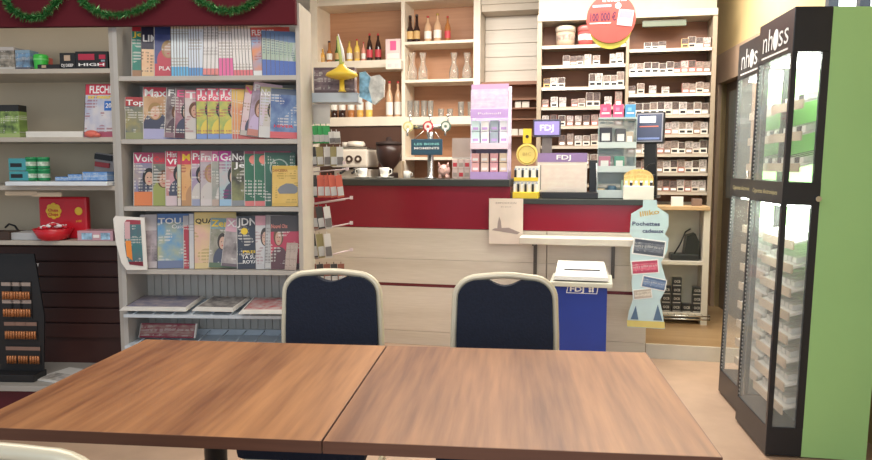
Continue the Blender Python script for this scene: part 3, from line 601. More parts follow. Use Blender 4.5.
# coffee machine and grinder on the back counter
dm = CB - .36
o = thing('espresso_machine', 'cream and steel espresso machine with two round gauges behind the bar', 'coffee machine', B.w(B.U(349, 160, dm), dm, zw + .001), B.yaw)
h = B.Z(349, 147, dm) - zw; w = B.U(367, 160, dm) - B.U(330, 160, dm); ivory = M('ivory_enamel', (.74, .66, .56), .3)
G().box(-w / 2, w / 2, .08, .34, .0, h * .52, bev=.012).obj('lower_body', ivory, o)
G().box(-w / 2, w / 2, 0, .34, h * .56, h * .95, bev=.02).obj('head', ivory, o)
G().box(-w / 2 + .01, w / 2 - .01, .02, .3, h * .95, h * 1.0).obj('cup_tray', chrome, o)
for x in (-.085, .005, .09):
    G().cyl((x, .0, h * .74), (x, -.012, h * .74), .033, 18, 0).obj('gauge', dark, o); 
    G().cyl((x, -.012, h * .74), (x, -.014, h * .74), .014, 14, 0).obj('gauge_dial', ivory, o)
for x in (-.06, .05):
    g = G(); g.cyl((x, .06, h * .50), (x, .06, h * .58), .03, 14); g.obj('group_head', chrome, o); g = G(); g.cyl((x, .05, h * .49), (x, -.06, h * .44), .011, 10); g.obj('portafilter', black, o)
G().box(-w / 2 + .02, w / 2 - .02, -.02, .10, .0, .03, bev=.005).obj('drip_tray', chrome, o)
o = thing('stacked_saucers', 'pile of pale cups and cloth on top of the espresso machine', 'dishes', B.w(B.U(356, 145, dm + .1), dm + .1, zw + h * 1.0 + .002), B.yaw)
g = G(); g.lathe([(.05, 0), (.085, .01), (.085, .03), (.07, .05), (.02, .055)], 20); g.obj('saucer_pile', ivory, o)
g = G(); g.lathe([(.03, 0), (.035, .045)], 14, c=(-.1, 0, 0)); g.obj('cup', ivory, o)
dg = CB - .30
o = thing('coffee_grinder', 'dark brown coffee grinder with wide round hopper behind the bar', 'grinder', B.w(B.U(389, 165, dg), dg, zw + .001), B.yaw)
h = B.Z(389, 141, dg) - zw; br = M('grinder_brown', (.03, .015, .012), .7); bs = M('smoked_hopper', (.045, .022, .018), .35)
G().box(-.055, .055, -.05, .12, 0, h * .40, bev=.012).obj('grinder_body', br, o); G().lathe([(.03, h * .40), (.05, h * .48), (.10, h * .62), (.115, h * .78), (.115, h * .92)], 24).obj('hopper', bs, o)
G().lathe([(.12, h * .92), (.118, h * .97), (.03, h * 1.0), (.02, h * 1.07)], 24).obj('hopper_lid', br, o); G().box(-.02, .02, -.09, -.05, h * .25, h * .36, bev=.004).obj('spout', black, o)
carton('storage_box', 'beige card box right of the coffee grinder', 'box', B, 389.5, 401.5, 161, zw, CB - .14, .1, M('beige_card', (.50, .38, .26), .6))

# things on the high bar
zb_ = BH + .001
def cup(px, py_t, d, label, hnd=1):
    u = B.U(px, 175, d); h = B.Z(px, py_t, d) - zb_ - .008
    o = thing('coffee_cup', label, 'cup', B.w(u, d, zb_), B.yaw)
    G().lathe([(.03, 0), (.065, .008), (.072, .012), (.066, .012), (.03, .005)], 24).obj('saucer', white, o)
    G().lathe([(.022, .008), (.030, .014), (.036, h * .6), (.038, h), (.035, h), (.033, h * .6), (.02, .016)], 22).obj('cup_body', white, o)
    G().tube([(.034 * hnd, 0, h * .85), (.055 * hnd, 0, h * .85), (.058 * hnd, 0, h * .5), (.034 * hnd, 0, h * .35)], .004, 6).obj('cup_handle', white, o)
cup(362.5, 167, .20, 'white coffee cup on saucer, left of the two on the bar', -1); cup(384.5, 166.5, .20, 'white coffee cup on saucer, right of the two on the bar', 1)
u = B.U(407, 175, .3); o = thing('small_mug', 'small white mug standing on the bar left of the beer tap', 'mug', B.w(u, .3, zb_), B.yaw)
h = B.Z(407, 171, .3) - zb_; G().lathe([(.024, 0), (.027, .004), (.027, h), (.024, h), (.022, .008)], 18).obj('mug_body', white, o); G().tube([(.026, 0, h * .8), (.042, 0, h * .7), (.042, 0, h * .35), (.026, 0, h * .25)], .004, 6).obj('mug_handle', white, o)
# beer tap
dt = .28; o = thing('beer_tap', 'steel beer tap column with three round badges and blue sign', 'beer tap', B.w(B.U(430.5, 170, dt), dt, zb_), B.yaw)
h = B.Z(430, 128, dt) - zb_
G().lathe([(.045, 0), (.045, .008), (.024, .014), (.022, h * .8), (.028, h * .92)], 20).obj('tap_column', chrome, o)
def lx(px): return B.U(px, 130, dt) - B.U(430.5, 130, dt)
G().tube([(lx(409), 0, h + .01), (lx(449), 0, h + .01)], .016, 12).obj('cross_bar', chrome, o)
for px, a, b_, t in ((409, (.66, .58, .25), (.80, .76, .55), 'yellow'), (429, (.55, .05, .06), (.82, .72, .68), 'red'), (446.5, (.12, .20, .15), (.78, .76, .70), 'green')):
    x = lx(px); bd = link('badge', G().cyl((x, -.018, h + .01), (x, -.030, h + .01), .040, 24).mesh('badge', M('badge_' + t, a, .4)), o); bd['label'] = f'{t} round badge'
    G().cyl((x, -.030, h + .01), (x, -.033, h + .01), .029, 24).obj('badge_face', M('badge_face_' + t, b_, .4), bd)
    g = G(); g.cyl((x, -.033, h + .01), (x, -.0345, h + .01), .012, 5); g.obj('badge_emblem', M('badge_' + t), bd)
    g = G(); g.cyl((x + .012, 0, h + .02), (x + .012, -.01, h + .085), .007, 10); g.ball((x + .012, -.01, h + .09), .012); g.obj('tap_lever', chrome, o)
    g = G(); g.cyl((x, -.0, h), (x, -.045, h - .02), .008, 10); g.cyl((x, -.045, h - .015), (x, -.045, h - .06), .007, 10); g.obj('spout', chrome, o)
sx0, sx1 = lx(413.5), lx(444.5); z1_, z0_ = B.Z(429, 139, .2) - zb_, B.Z(429, 155, .2) - zb_
sg = link('hanging_sign', G().box(sx0, sx1, -.075, -.062, z0_, z1_, bev=.004).mesh('hanging_sign', M('sign_blue', (.03, .09, .14), .45)), o)
for k, (s_, zf) in enumerate((('LES BONS', .68), ('MOMENTS', .42))):
    text('lettering', s_, .022, M('sign_text_aqua', (.25, .62, .62), .5) if k == 0 else W_, sg, ((sx0 + sx1) / 2, -.0765, z0_ + (z1_ - z0_) * zf), w=(sx1 - sx0) * .8, bold=.03)
G().tube([(sx0 + .02, -.068, z1_), (-.02, -.01, h)], .0025, 6).tube([(sx1 - .02, -.068, z1_), (.02, -.01, h)], .0025, 6).obj('sign_cord', chrome, o)
# piggy bank
dp = .25; u = B.U(444, 172, dp); s = (B.Z(444, 162, dp) - zb_) / .125
o = thing('piggy_bank', 'pale pink pig figurine with pointed ears standing on the bar', 'piggy bank', B.w(u, dp, zb_), B.yaw); pk = M('pig_pink', (.78, .48, .42), .4)
b_ = G().ball((0, 0, .062 * s), .046 * s, sc=(1.0, 1.15, .98), seg=20).obj('pig_body', pk, o)
g = G(); g.cyl((0, -.05 * s, .062 * s), (0, -.066 * s, .062 * s), .018 * s, 16); g.obj('snout', pk, o)
for x in (-1, 1):
    G().cyl((x * .026 * s, -.025 * s, 0), (x * .024 * s, -.02 * s, .03 * s), .013 * s, 10).obj('leg', pk, o); G().cyl((x * .026 * s, .028 * s, 0), (x * .024 * s, .024 * s, .03 * s), .013 * s, 10).obj('leg', pk, o)
    G().cyl((x * .030 * s, -.02 * s, .092 * s), (x * .038 * s, -.022 * s, .125 * s), .014 * s, 8, r2=.001).obj('ear', pk, o)
    G().ball((x * .018 * s, -.046 * s, .078 * s), .0035 * s, seg=8).obj('eye', black, o)
# clear box stack right of pig
pk2 = M('packet_white_pink', (.76, .62, .56), .5); pk3 = M('packet_grey', (.45, .38, .33), .5)
o = thing('acrylic_dispenser', 'clear acrylic box standing on small packets right of the pig', 'dispenser', B.w(B.U(461, 170, .3), .3, zb_), B.yaw)
w = B.U(470, 170, .3) - B.U(452, 170, .3); hm = B.Z(461, 158, .3) - zb_; ht = B.Z(461, 138, .3) - zb_
G().box(-w / 2, w / 2, 0, .1, hm, ht).obj('clear_box', M('cloudy_acrylic', (.66, .58, .52), .2, alpha=.55), o); G().box(-w / 2, w / 2, 0, .1, hm - .004, hm).obj('divider', chrome, o)
for i in range(3):
    for j in range(2):
        x = -w / 2 + (i + .5) * w / 3; hh = hm / 2 - .003; q = G(); q.box(x - w / 6.6, x + w / 6.6, .0, .08, j * hh, j * hh + hh - .003, 0); q.box(x - w / 9, x + w / 9, -.001, 0, j * hh + hh * .2, j * hh + hh * .6, 1)
        q.obj('packet', [pk2, lr if (i + j) % 2 else pk3], o)
# purple sweets display
dd = .16; ux0, ux1 = B.U(470.5, 150, dd), B.U(508, 150, dd); w = ux1 - ux0
o = thing('counter_display', 'tall lilac and white counter display with two filled shelves', 'display stand', B.w((ux0 + ux1) / 2, dd, zb_), B.yaw)
def dz(y): return B.Z(490, y, dd) - zb_
li = M('lilac_card', (.50, .34, .68), .5); pw = M('pinkish_white_card', (.84, .68, .80), .5)
g = G()
g.box(-w / 2, -w / 2 + .006, 0, .2, 0, dz(90)); g.box(w / 2 - .006, w / 2, 0, .2, 0, dz(90)); g.box(-w / 2, w / 2, .19, .2, 0, dz(84)); g.obj('card_shell', M('lilac_white', (.72, .62, .80), .5), o)
cv = cover('cov_lilachead', (.66, .36, .58), (.76, .66, .76), (.58, .44, .66), (.70, .60, .74), .8, .05, sc=6, lines=False)
G().box(-w / 2, w / 2, .0, .02, dz(109), dz(84)).obj('header_card', cv, o)
hb = G().box(-w / 2, w / 2, -.004, .0, dz(118), dz(109)).obj('header_band', li, o); text('lettering', 'Pulmoll', .02, W_, hb, (0, -.005, dz(113.5)), w=w * .6)
for ya_, yb_ in ((143, 149), (172, 180)): G().box(-w / 2, w / 2, -.01, .19, dz(yb_), dz(ya_) if ya_ < 170 else dz(172)).obj('display_shelf', li if ya_ > 150 else pw, o)
for row, (yb_, yt_, cols) in enumerate(((143, 120, ((.60, .78, .80), (.85, .85, .88), (.35, .42, .50), (.78, .80, .88))), (172, 153, ((.78, .42, .42), (.80, .60, .52), (.75, .38, .42), (.82, .66, .50))))):
    for i, c in enumerate(cols):
        x = -w / 2 + w * (i + .5) / 4
        for j in range(2):
            z0 = dz(yb_) + .002 + j * (dz(yt_) - dz(yb_)) / 2; q = G(); q.box(x - w * .105, x + w * .105, .01 + .03 * j * 0, .09, z0, z0 + (dz(yt_) - dz(yb_)) / 2 - .004, 0, bev=.002)
            q.box(x - w * .07, x + w * .07, .0085, .01, z0 + .012, z0 + .03, 1)
            tg = q.obj('sweets_packet', [M('sweet_%d_%d' % (row, i), c, .4), W_ if row else li], o)
# wood-planked recess and brown shelf between cabinet and tobacco
dR = CB + .25; r0, r1 = u1 + .035, B.U(541, 50, CB)
g = G(); zt = cz(510, 10); zb2 = cz(510, 81); n = 5
for k in range(n): g.box(r0, r1, dR, dR + .02, zb2 + (zt - zb2) * k / n + .002, zb2 + (zt - zb2) * (k + 1) / n - .002, bev=.0015)
o = thing('alcove_panel', 'pale planked alcove panel between bottle cabinet and tobacco shelves', 'wall panel', B.w(0, 0, 0), B.yaw)
g.obj('planks', wood('alcove_plank', (.74, .66, .56), (.84, .77, .67), axis=0, stripes=7), o)
G().box(r0, r1, CB + .02, dR + .02, zt, zt + .06).box(r0, r1, CB + .0, CB + .03, zt + .06, zt + .4).obj('top_box', M('alcove_cap', (.60, .52, .42), .5), o)
G().box(r0, r1, CB + .03, dR + .02, zb2 - .03, zb2).obj('brown_ledge', M('ledge_brown', (.32, .14, .08), .4), o)
G().box(r0, r1, dR, dR + .02, 0.1, zb2 - .03).obj('lower_back', cbk, o)
for y in (98, 107, 118, 135): G().box(cu(500, 100), r1, CB + .06, dR, cz(520, y) - .012, cz(520, y)).obj('shelf', M('brown_shelf', (.30, .14, .08), .5), o)
for i, (x0, x1, zy) in enumerate(((515, 521, 107), (522, 529, 107), (511, 518, 135), (519, 527, 135))):
    carton('small_carton', ('white card at left on brown shelf above yellow disc', 'white card at right on brown shelf above yellow disc', 'small pale box at left of lower brown shelf', 'small pale box at right of lower brown shelf')[i], 'box', B, x0, x1, zy - 6, cz(520, zy), CB + .09, .04, M('off_white_card', (.82, .76, .66), .6))

# ------------------------------------------------------------------ tobacco shelving behind the till
def dU(px, py=100, d=0): return D.U(px, py, d)
def dZ(px, py, d=0): return D.Z(px, py, d)
tb = wood('tobacco_back', (.22, .085, .04), (.34, .15, .07), axis=0, stripes=4, rough=.45); tf = M('tobacco_frame_beige', (.30, .24, .175), .5); tr = M('price_rail_white', (.66, .61, .55), .4)
uA, uB, uC, uD = dU(541), dU(625), dU(628), dU(710.5); uE_ = dU(715)
ts_ = thing('tobacco_shelving', 'tall beige shelving of cigarette packs in two bays behind the till', 'shelf', D.w(0, 0, 0), D.yaw)
zt = dZ(640, 18); zb = 1.02
G().box(uA - .035, uA, 0, .26, zb, zt).obj('side_panel', tf, ts_); G().box(uD, uE_, 0, .30, .1, zt).obj('side_panel', tf, ts_); G().box(uB, uC, -.004, .24, zb, zt).obj('divider', tf, ts_)
G().box(uA, uD, .24, .26, zb, zt).obj('back_panel', tb, ts_)
G().box(uA - .035, uE_, -.01, .26, zt, dZ(640, 11), bev=.004).obj('top_beam', M('beam_grey_beige', (.42, .38, .31), .5), ts_)
G().box(uA - .03, uE_, .06, .26, dZ(640, 11), 2.92).obj('cornice', M('cornice_cream', (.38, .34, .26), .6), ts_)
Lz = [dZ(583, y) for y in (44.5, 64.5, 86.5, 106.5, 125.5, 145.5, 165, 184)]; Rz = [dZ(670, y) for y in (48, 72.5, 93, 114.5, 134, 153.5, 172.5, 191.5)]
for zs, a, b_ in ((Lz, uA, uB), (Rz, uC, uD)):
    for i, z in enumerate(zs):
        G().box(a, b_, 0, .24, z - .014, z, bev=.001).obj('shelf', tf, ts_); G().box(a + .004, b_ - .004, -.006, -.0005, z - .026, z + .006 - .012).obj('price_rail', tr if i < 3 else M('price_rail_beige', (.44, .38, .32), .4), ts_)
g = G(); g.box(dU(643, 20), dU(687, 20), .03, .07, dZ(660, 25.5), dZ(660, 19.5)); g.obj('lamp_strip', M('dull_green_glass', (.10, .12, .08), .3), ts_)
# packs
pcols = {'white': (.72, .68, .62), 'cream': (.62, .55, .47), 'grey': (.42, .38, .35), 'red': (.34, .14, .12), 'brown': (.22, .14, .11), 'gold': (.60, .40, .16), 'black': (.05, .04, .045), 'blue': (.16, .26, .46)}
ph = [M('warning_photo_dark', (.08, .055, .05), .4, var=.9, scale=60), M('warning_photo_tan', (.20, .15, .13), .4, var=.6, scale=60), M('warning_photo_grey', (.30, .26, .25), .4, var=.8, scale=60)]
pmesh = {}
def packmesh(c, p, w, h):
    k = (c, p, w, h)
    if k not in pmesh:
        g = G(); g.box(-w / 2, w / 2, 0, .024, 0, h, 0, bev=.0015); g.box(-w * .46, w * .46, -.0008, 0, h * .42, h * .98, 1); g.box(-w * .34, w * .34, -.0008, 0, h * .10, h * .30, 2)
        pmesh[k] = g.mesh('cigarette_pack', [M('pack_' + c, pcols[c], .4), ph[p], K_ if c in ('white', 'cream', 'gold') else W_])
    return pmesh[k]
pr = random.Random(5)
def packs(bay, si, zs, spec, d=.012):
    n = 0
    for (x, c, p, hh) in spec:
        n += 1; z = zs[si]; me = packmesh(c, p, .055, hh)
        o = link('cigarette_pack', me, None, D.w(dU(x, 80, d), d + pr.uniform(0, .01), z + .0008), (0, 0, D.yaw + R(pr.uniform(-3, 3))))
        tag(o, f'small {c} pack, {NTH[n - 1]} from left on the {NTH[si]} shelf of {bay} tobacco bay', 'cigarette pack', 'cigarette packs on the tobacco shelves')
H0 = .096
def auto(x0, x1, n, cs, hh=H0):
    out = []
    for i in range(n):
        out.append((x0 + (x1 - x0) * i / max(1, n - 1), cs[pr.randrange(len(cs))], pr.randrange(3), hh * pr.uniform(.88, 1.08)))
    return out
wc = ['white', 'cream', 'white', 'grey']; mx_ = ['white', 'cream', 'grey', 'brown', 'red', 'white']
packs('right', 0, Rz, [(647, 'white', 0, .05), (654.5, 'white', 0, .05), (661.5, 'grey', 0, .055), (684, 'gold', 0, .07), (691, 'cream', 0, .085), (698.5, 'grey', 0, .075), (706, 'brown', 2, .075)])
packs('right', 1, Rz, auto(632.5, 670, 6, ['white'], .082) + auto(677, 706.5, 5, ['cream', 'red', 'brown', 'white'], .085))
packs('right', 2, Rz, [(632, 'grey', 0, .06), (641, 'cream', 1, .08), (653, 'grey', 2, .06), (666, 'white', 2, .05), (686, 'red', 1, .075), (693, 'brown', 1, .07), (700, 'cream', 1, .08), (706.5, 'brown', 1, .075)])
packs('right', 3, Rz, auto(632.5, 706, 11, wc)); packs('right', 4, Rz, auto(633, 706, 11, mx_)); packs('right', 5, Rz, auto(633, 706, 11, mx_)); packs('right', 6, Rz, auto(640, 706, 10, mx_)); packs('right', 7, Rz, auto(640, 706, 10, ['brown', 'white', 'red', 'cream', 'grey'], .085))
packs('left', 1, Lz, [(566, 'grey', 0, .075), (573, 'brown', 0, .07), (579.5, 'white', 0, .07), (587.5, 'grey', 2, .08), (596, 'white', 1, .07), (613, 'white', 2, .078), (619.5, 'white', 2, .085)])
packs('left', 2, Lz, [(547, 'gold', 0, .07), (554, 'white', 2, .075), (561.5, 'white', 0, .075), (592.5, 'white', 0, .1), (599, 'white', 2, .1), (607, 'white', 1, .085), (614, 'white', 1, .085), (620.5, 'cream', 1, .11)])
packs('left', 3, Lz, [(545.5, 'red', 1, .06), (554.5, 'white', 2, .08), (563, 'grey', 2, .075), (575, 'red', 1, .06), (582, 'cream', 1, .065), (590, 'cream', 0, .11), (597, 'cream', 0, .11), (608.5, 'white', 2, .075), (619, 'red', 1, .115)])
packs('left', 4, Lz, auto(546, 620, 10, mx_, .088)); packs('left', 5, Lz, auto(563, 620, 8, mx_, .088)); packs('left', 6, Lz, auto(563, 620, 8, mx_, .088))
# tubs on the top left shelf
for i, (x0, x1, yt, c, lb) in enumerate(((555, 576, 27, (.40, .30, .22), 'cream round tobacco tub with lid, left on the top left tobacco shelf'), (577, 594, 27, (.42, .07, .07), 'red and white round tobacco tub beside the cream one'))):
    u = dU((x0 + x1) / 2, 40, .1); rr = (dU(x1, 40, .1) - dU(x0, 40, .1)) / 2 * .96; h = dZ(565, yt, .1) - Lz[0]
    o = thing('tobacco_tub', lb, 'tub', D.w(u, .1, Lz[0] + .001), D.yaw)
    G().lathe([(rr * .86, 0), (rr * .90, h * .25), (rr * .96, h * .70)], 22, 0).obj('tub_body', M('tub_%d' % i, c, .4), o); G().lathe([(rr * .93, h * .28), (rr * .955, h * .55)], 22, cap=False).obj('paper_label', M('tub_label_%d' % i, (.30, .22, .18) if i == 0 else (.75, .66, .58), .5, var=.6, scale=40), o)
    G().lathe([(rr, h * .70), (rr * 1.02, h * .92), (rr * .9, h)], 22).obj('lid', M('tub_lid_%d' % i, (.42, .36, .29) if i == 0 else (.42, .12, .11), .3), o)

# lower cabinet under the tobacco shelving
dl = -.22; zT = dZ(660, 206, dl)
lc = thing('till_cabinet', 'pale open cabinet under the tobacco shelves with wooden ledge', 'cabinet', D.w(0, 0, 0), D.yaw)
u0, u1 = dU(560, 250, dl), dU(703, 250, dl); lcw = M('till_cabinet_white', (.62, .58, .50), .5)
G().box(u0, dU(710, 206, dl), dl - .02, -.012, zT - .03, zT, bev=.004).obj('wooden_ledge', wood('ledge_wood', (.42, .26, .12), (.60, .42, .24), axis=0, stripes=6), lc)
G().box(u1, u1 + .045, dl, -.012, .1, zT - .03).obj('side_panel', lcw, lc); G().box(u0, u0 + .03, dl, -.012, .1, zT - .03).obj('side_panel', lcw, lc)
G().box(u0 + .03, u1, -.02, -.012, .1, zT - .03).obj('back_panel', lcw, lc)
zs1 = dZ(660, 261, dl); zs2 = dZ(660, 312, dl)
G().box(u0 + .03, u1, dl, -.02, zs1 - .025, zs1).obj('shelf', lcw, lc); G().box(u0 + .03, u1, dl, -.02, zs2 - .03, zs2).obj('base_shelf', lcw, lc)
g = G(); a, b_ = dU(655, 315, dl - .08), dU(710, 315, dl - .08)
for z in (zs2 - .03, zs2 - .005): g.tube([(a, dl - .005, z), (a, dl - .09, z), (b_, dl - .09, z), (b_, dl - .005, z)], .005, 6)
for k in range(9): x = a + (b_ - a) * k / 8; g.tube([(x, dl - .09, z), (x, dl - .005, z)], .0025, 5)
g.obj('wire_tray', chrome, lc)
o = thing('label_printer', 'black desktop printer on the middle shelf of the till cabinet', 'printer', D.w(dU(688, 258, dl + .05), dl + .05, zs1 + .001), D.yaw)
w = .16
G().box(-.13, .085, 0, .12, 0, .05, bev=.01).obj('printer_base', black, o); G().prism([(-.03, .05), (.08, .05), (.08, .15), (.05, .21), (-.01, .19)], .01, .12).obj('printer_hood', black, o); G().tube([(-.1, .02, .05), (-.06, .02, .12), (-.02, .03, .22), (.02, .06, .24)], .006, 6).obj('cable', black, o)
n = 0
bk = M('black_packet', (.02, .02, .022), .3)
me = G().box(-.034, .034, 0, .05, 0, .066, 0, bev=.001).box(-.03, .03, -.0006, 0, .004, .010, 1).mesh('paper_packet', [bk, M('packet_print', (.45, .42, .38), .5)])
for ci, (x, k) in enumerate(((666.5, 3), (677, 4), (687.3, 1), (697.5, 3))):
    for j in range(k):
        o = link('rolling_paper_box', me, None, D.w(dU(x, 290, dl + .02), dl + .02, zs2 + .001 + j * .067), (0, 0, D.yaw))
        text('lettering', 'OCB', .026, MATS['packet_print'] if 'packet_print' in MATS else W_, o, (0, -.0008, .036), w=.046, bold=.03)
        tag(o, f'black rolling paper box in the {NTH[ci]} stack from left, {NTH[j]} from the bottom', 'box', 'black rolling paper boxes in the till cabinet')
carton('price_block', 'small white card block on the wooden ledge under the tobacco', 'sign', D, 674, 686, 197, zT, dl, .04, white)
carton('tobacco_pouch', 'small brown pouch box on the wooden ledge right of white block', 'box', D, 695, 705, 199, zT, dl + .06, .05, M('pack_brown', pcols['brown']))
C.objects[-1].location.z += 0

# ------------------------------------------------------------------ things on the low counter
zl = BL + .001
def bz(px, py, d): return B.Z(px, py, d) - zl
# lighter display with yellow disc
d0 = .0; a, b_ = B.U(512.5, 190, d0), B.U(538, 190, d0); w = b_ - a; mid = (a + b_) / 2
o = thing('lighter_display', 'yellow and white lighter display with round yellow disc on the low counter', 'display stand', B.w(mid, d0, zl), B.yaw)
G().box(-w / 2, w / 2, 0, .16, 0, bz(525, 192, 0), bev=.003).obj('base_tray', Y_, o); G().box(-w / 2 + .006, w / 2 - .006, .05, .15, bz(525, 192, 0), bz(525, 178, 0)).obj('middle_tier', lw, o); G().box(-w / 2 + .006, w / 2 - .006, .09, .15, bz(525, 178, 0), bz(525, 166, 0)).obj('top_tier', lw, o)
G().box(-w / 2 + .004, w / 2 - .004, .044, .05, bz(525, 181, 0), bz(525, 177.5, 0)).obj('tier_strip', Y_, o)
for r_, (yy, dd_, n_) in enumerate(((192, .015, 7), (178, .055, 7))):
    for i in range(n_):
        x = -w / 2 + w * (i + .5) / n_; z = bz(525, yy, 0); g = G(); g.box(x - .008, x + .008, dd_, dd_ + .012, z, z + .055, 0, bev=.002); g.box(x - .007, x + .007, dd_ + .001, dd_ + .011, z + .055, z + .068, 1)
        g.obj('lighter', [black if (i + r_) % 2 else W_, chrome], o)
zc = bz(524, 154, 0); g = G(); g.cyl((0, .10, zc), (0, .094, zc), .076, 28); q = g.obj('yellow_disc', M('disc_yellow', (.82, .66, .20), .4), o)
g = G(); g.tube([(.062 * math.cos(k * .2618), .092, zc + .062 * math.sin(k * .2618)) for k in range(24)], .004, 6, closed=True); g.obj('disc_ring', M('ring_gold', (.62, .42, .08), .4), q)
text('lettering', 'BIC', .03, M('disc_ink', (.55, .38, .12), .5), q, (0, .092, zc), w=.06)
G().box(-.03, .03, .095, .10, bz(524, 143, 0), bz(524, 128, 0)).obj('top_tag', Y_, o); G().cyl((0, .0945, bz(524, 136, 0)), (0, .092, bz(524, 136, 0)), .012, 12).obj('tag_dot', dark, o)
G().cyl((0, .11, 0.03), (0, .11, bz(524, 128, 0)), .005, 8).obj('stem', dark, o)
# customer display
d0 = .36; o = thing('customer_display', 'small violet-blue screen on a grey stem behind the poster box', 'screen', B.w(B.U(547, 130, d0), d0, zl), B.yaw)
w = B.U(560.5, 130, d0) - B.U(533, 130, d0); G().box(-.06, .06, -.03, .08, 0, .03, bev=.006).obj('foot', M('mid_grey', (.16, .14, .14), .5), o); G().prism([(-.045, .03), (.045, .03), (.035, bz(547, 136, d0)), (-.035, bz(547, 136, d0))], 0, .02).obj('stem', M('mid_grey'), o)
hd = G().box(-w / 2, w / 2, -.02, .02, bz(547, 137, d0), bz(547, 119.5, d0), bev=.004).obj('screen_housing', M('slate_plastic', (.05, .05, .08), .3), o)
G().box(-w / 2 + .01, w / 2 - .01, -.022, -.02, bz(547, 135, d0), bz(547, 121.5, d0)).obj('screen', M('screen_violet', (.24, .20, .48), .3, emit=.5), hd); text('lettering', 'FDJ', .06, W_, hd, (0, -.0235, bz(547, 128.2, d0)), w=w * .5, bold=.02)
# poster box
d0 = .12; o = thing('game_display_box', 'white game display box with violet top band on black tray', 'display box', B.w(B.U(562, 180, d0), d0, zl), B.yaw)
a, b_ = B.U(537.5, 170, d0) - B.U(562, 180, d0), B.U(587, 170, d0) - B.U(562, 180, d0); z0 = bz(562, 192, d0)
G().box(B.U(542, 195, d0) - B.U(562, 180, d0), B.U(598, 195, d0) - B.U(562, 180, d0), -.06, .16, 0.0, z0, bev=.004).obj('black_tray', black, o)
q = G().box(a, b_, 0, .12, z0, bz(562, 153, d0), bev=.003).obj('box_body', M('warm_white_card', (.80, .72, .66), .4), o)
G().box(a, b_, -.002, 0, bz(562, 162, d0), bz(562, 153, d0)).obj('violet_band', M('band_violet', (.30, .20, .42), .5), q); text('lettering', 'FDJ', .045, W_, q, ((a + b_) / 2 + .01, -.0035, bz(562, 157.5, d0)), w=.10, bold=.02)
G().box(a + .02, b_ - .012, -.0015, 0, z0 + .015, bz(562, 165, d0)).obj('printed_panel', cover('cov_games', (.78, .66, .58), (.80, .72, .64), (.74, .60, .54), (.76, .66, .60), .9, .1, sc=5, lines=False), q)
# card reader
d0 = .18; o = thing('card_terminal', 'narrow black payment terminal with white cable beside the poster box', 'terminal', B.w(B.U(593, 180, d0), d0, zl + .0), B.yaw)
G().box(-.03, .028, .065, .11, 0, bz(590, 160, d0), bev=.006).obj('terminal_body', black, o); G().tube([(.02, .07, .02), (.03, .065, .1), (.022, .065, bz(590, 163, d0))], .005, 6).obj('white_cable', W_, o)
# acrylic tower
d0 = .11; uc = B.U(616.5, 160, d0); a, b_ = B.U(597.5, 160, d0) - uc, B.U(636, 160, d0) - uc
o = thing('acrylic_tower', 'clear three-tier acrylic display tower with small goods on counter', 'display stand', B.w(uc, d0, zl), B.yaw)
yt = [198, 172.5, 148, 119]; fr = M('acrylic_edge', (.42, .52, .52), .15)
for i in range(4): G().box(a, b_, 0, .18, max(0, bz(616, yt[i], d0)), max(0, bz(616, yt[i], d0)) + .012).obj('tier_plate', fr, o)
g = G(); zt_ = bz(616, 119, d0)
for x in (a, b_ - .004): g.box(x, x + .004, 0, .18, 0, zt_)
g.box(a, b_, .176, .18, 0, zt_, 0); g.obj('clear_walls', M('tower_acrylic', (.62, .74, .74), .1, alpha=.45), o)
for y1, y0 in ((166, 172), (142, 148), (190, 198)): G().box(a, b_, -.003, 0, bz(616, y0, d0), bz(616, y1, d0)).obj('front_lip', M('lip_grey', (.52, .60, .60), .3), o)
goods = [(0, -.10, .045, .05, (.72, .58, .40), 'l'), (0, -.025, .05, .07, (.10, .20, .30), 'l'), (0, .07, .07, .11, (.42, .60, .50), 'b'), (1, -.08, .08, .10, (.50, .20, .30), 'b'), (1, .02, .07, .10, (.12, .36, .28), 'b'), (2, -.075, .085, .13, (.05, .05, .07), 'b'), (2, .025, .07, .12, (.10, .10, .12), 'b'), (2, .085, .05, .1, (.60, .50, .40), 'b')]
for k, (t, x, w_, h_, c, kd) in enumerate(goods):
    z = max(0, bz(616, yt[t], d0)) + .013; g = G()
    if kd == 'l': g.lathe([(w_ * .6, 0), (w_ * .66, h_ * .8), (w_ * .5, h_)], 16, c=(x, .08, z))
    else: g.box(x - w_ / 2, x + w_ / 2, .03, .08, z, z + h_, bev=.004); g.box(x - w_ / 3, x + w_ / 3, .029, .03, z + h_ * .3, z + h_ * .7, 1)
    tag(g.obj('small_goods', [M('goods_%d' % k, c, .4), W_], None, B.w(uc, d0, zl), (0, 0, B.yaw)), ('round cream tin in bottom tier of the acrylic tower', 'round dark blue tin in bottom tier of the acrylic tower', 'pale green box in bottom tier of the acrylic tower', 'pink box in middle tier of the acrylic tower', 'green box in middle tier of the acrylic tower', 'black box at left of the top tier of acrylic tower', 'dark grey box in centre of the top tier of acrylic tower', 'beige box at right of the top tier of acrylic tower')[k], 'box', 'small goods in the acrylic tower')
zt_ = B.Z(616, 119, d0) + .0135
for i, (x0, x1, c, lb) in enumerate(((600, 611, (.70, .10, .22), 'pink box at left on top of the acrylic tower'), (613, 623.5, (.68, .11, .24), 'pink box in the middle on top of the acrylic tower'), (625, 635.5, (.10, .34, .62), 'blue box at right on top of the acrylic tower'))):
    carton('sweets_box', lb, 'box', B, x0, x1, 104.5, zt_ - .001, d0 + .02, .1, M('sweets_box_%d' % i, c, .4), [(.25, .38, W_, .15, .85), (.50, .75, M('box_tint_%d' % i, tuple(min(1, v * 1.4 + .1) for v in c), .4), .25, .6)])
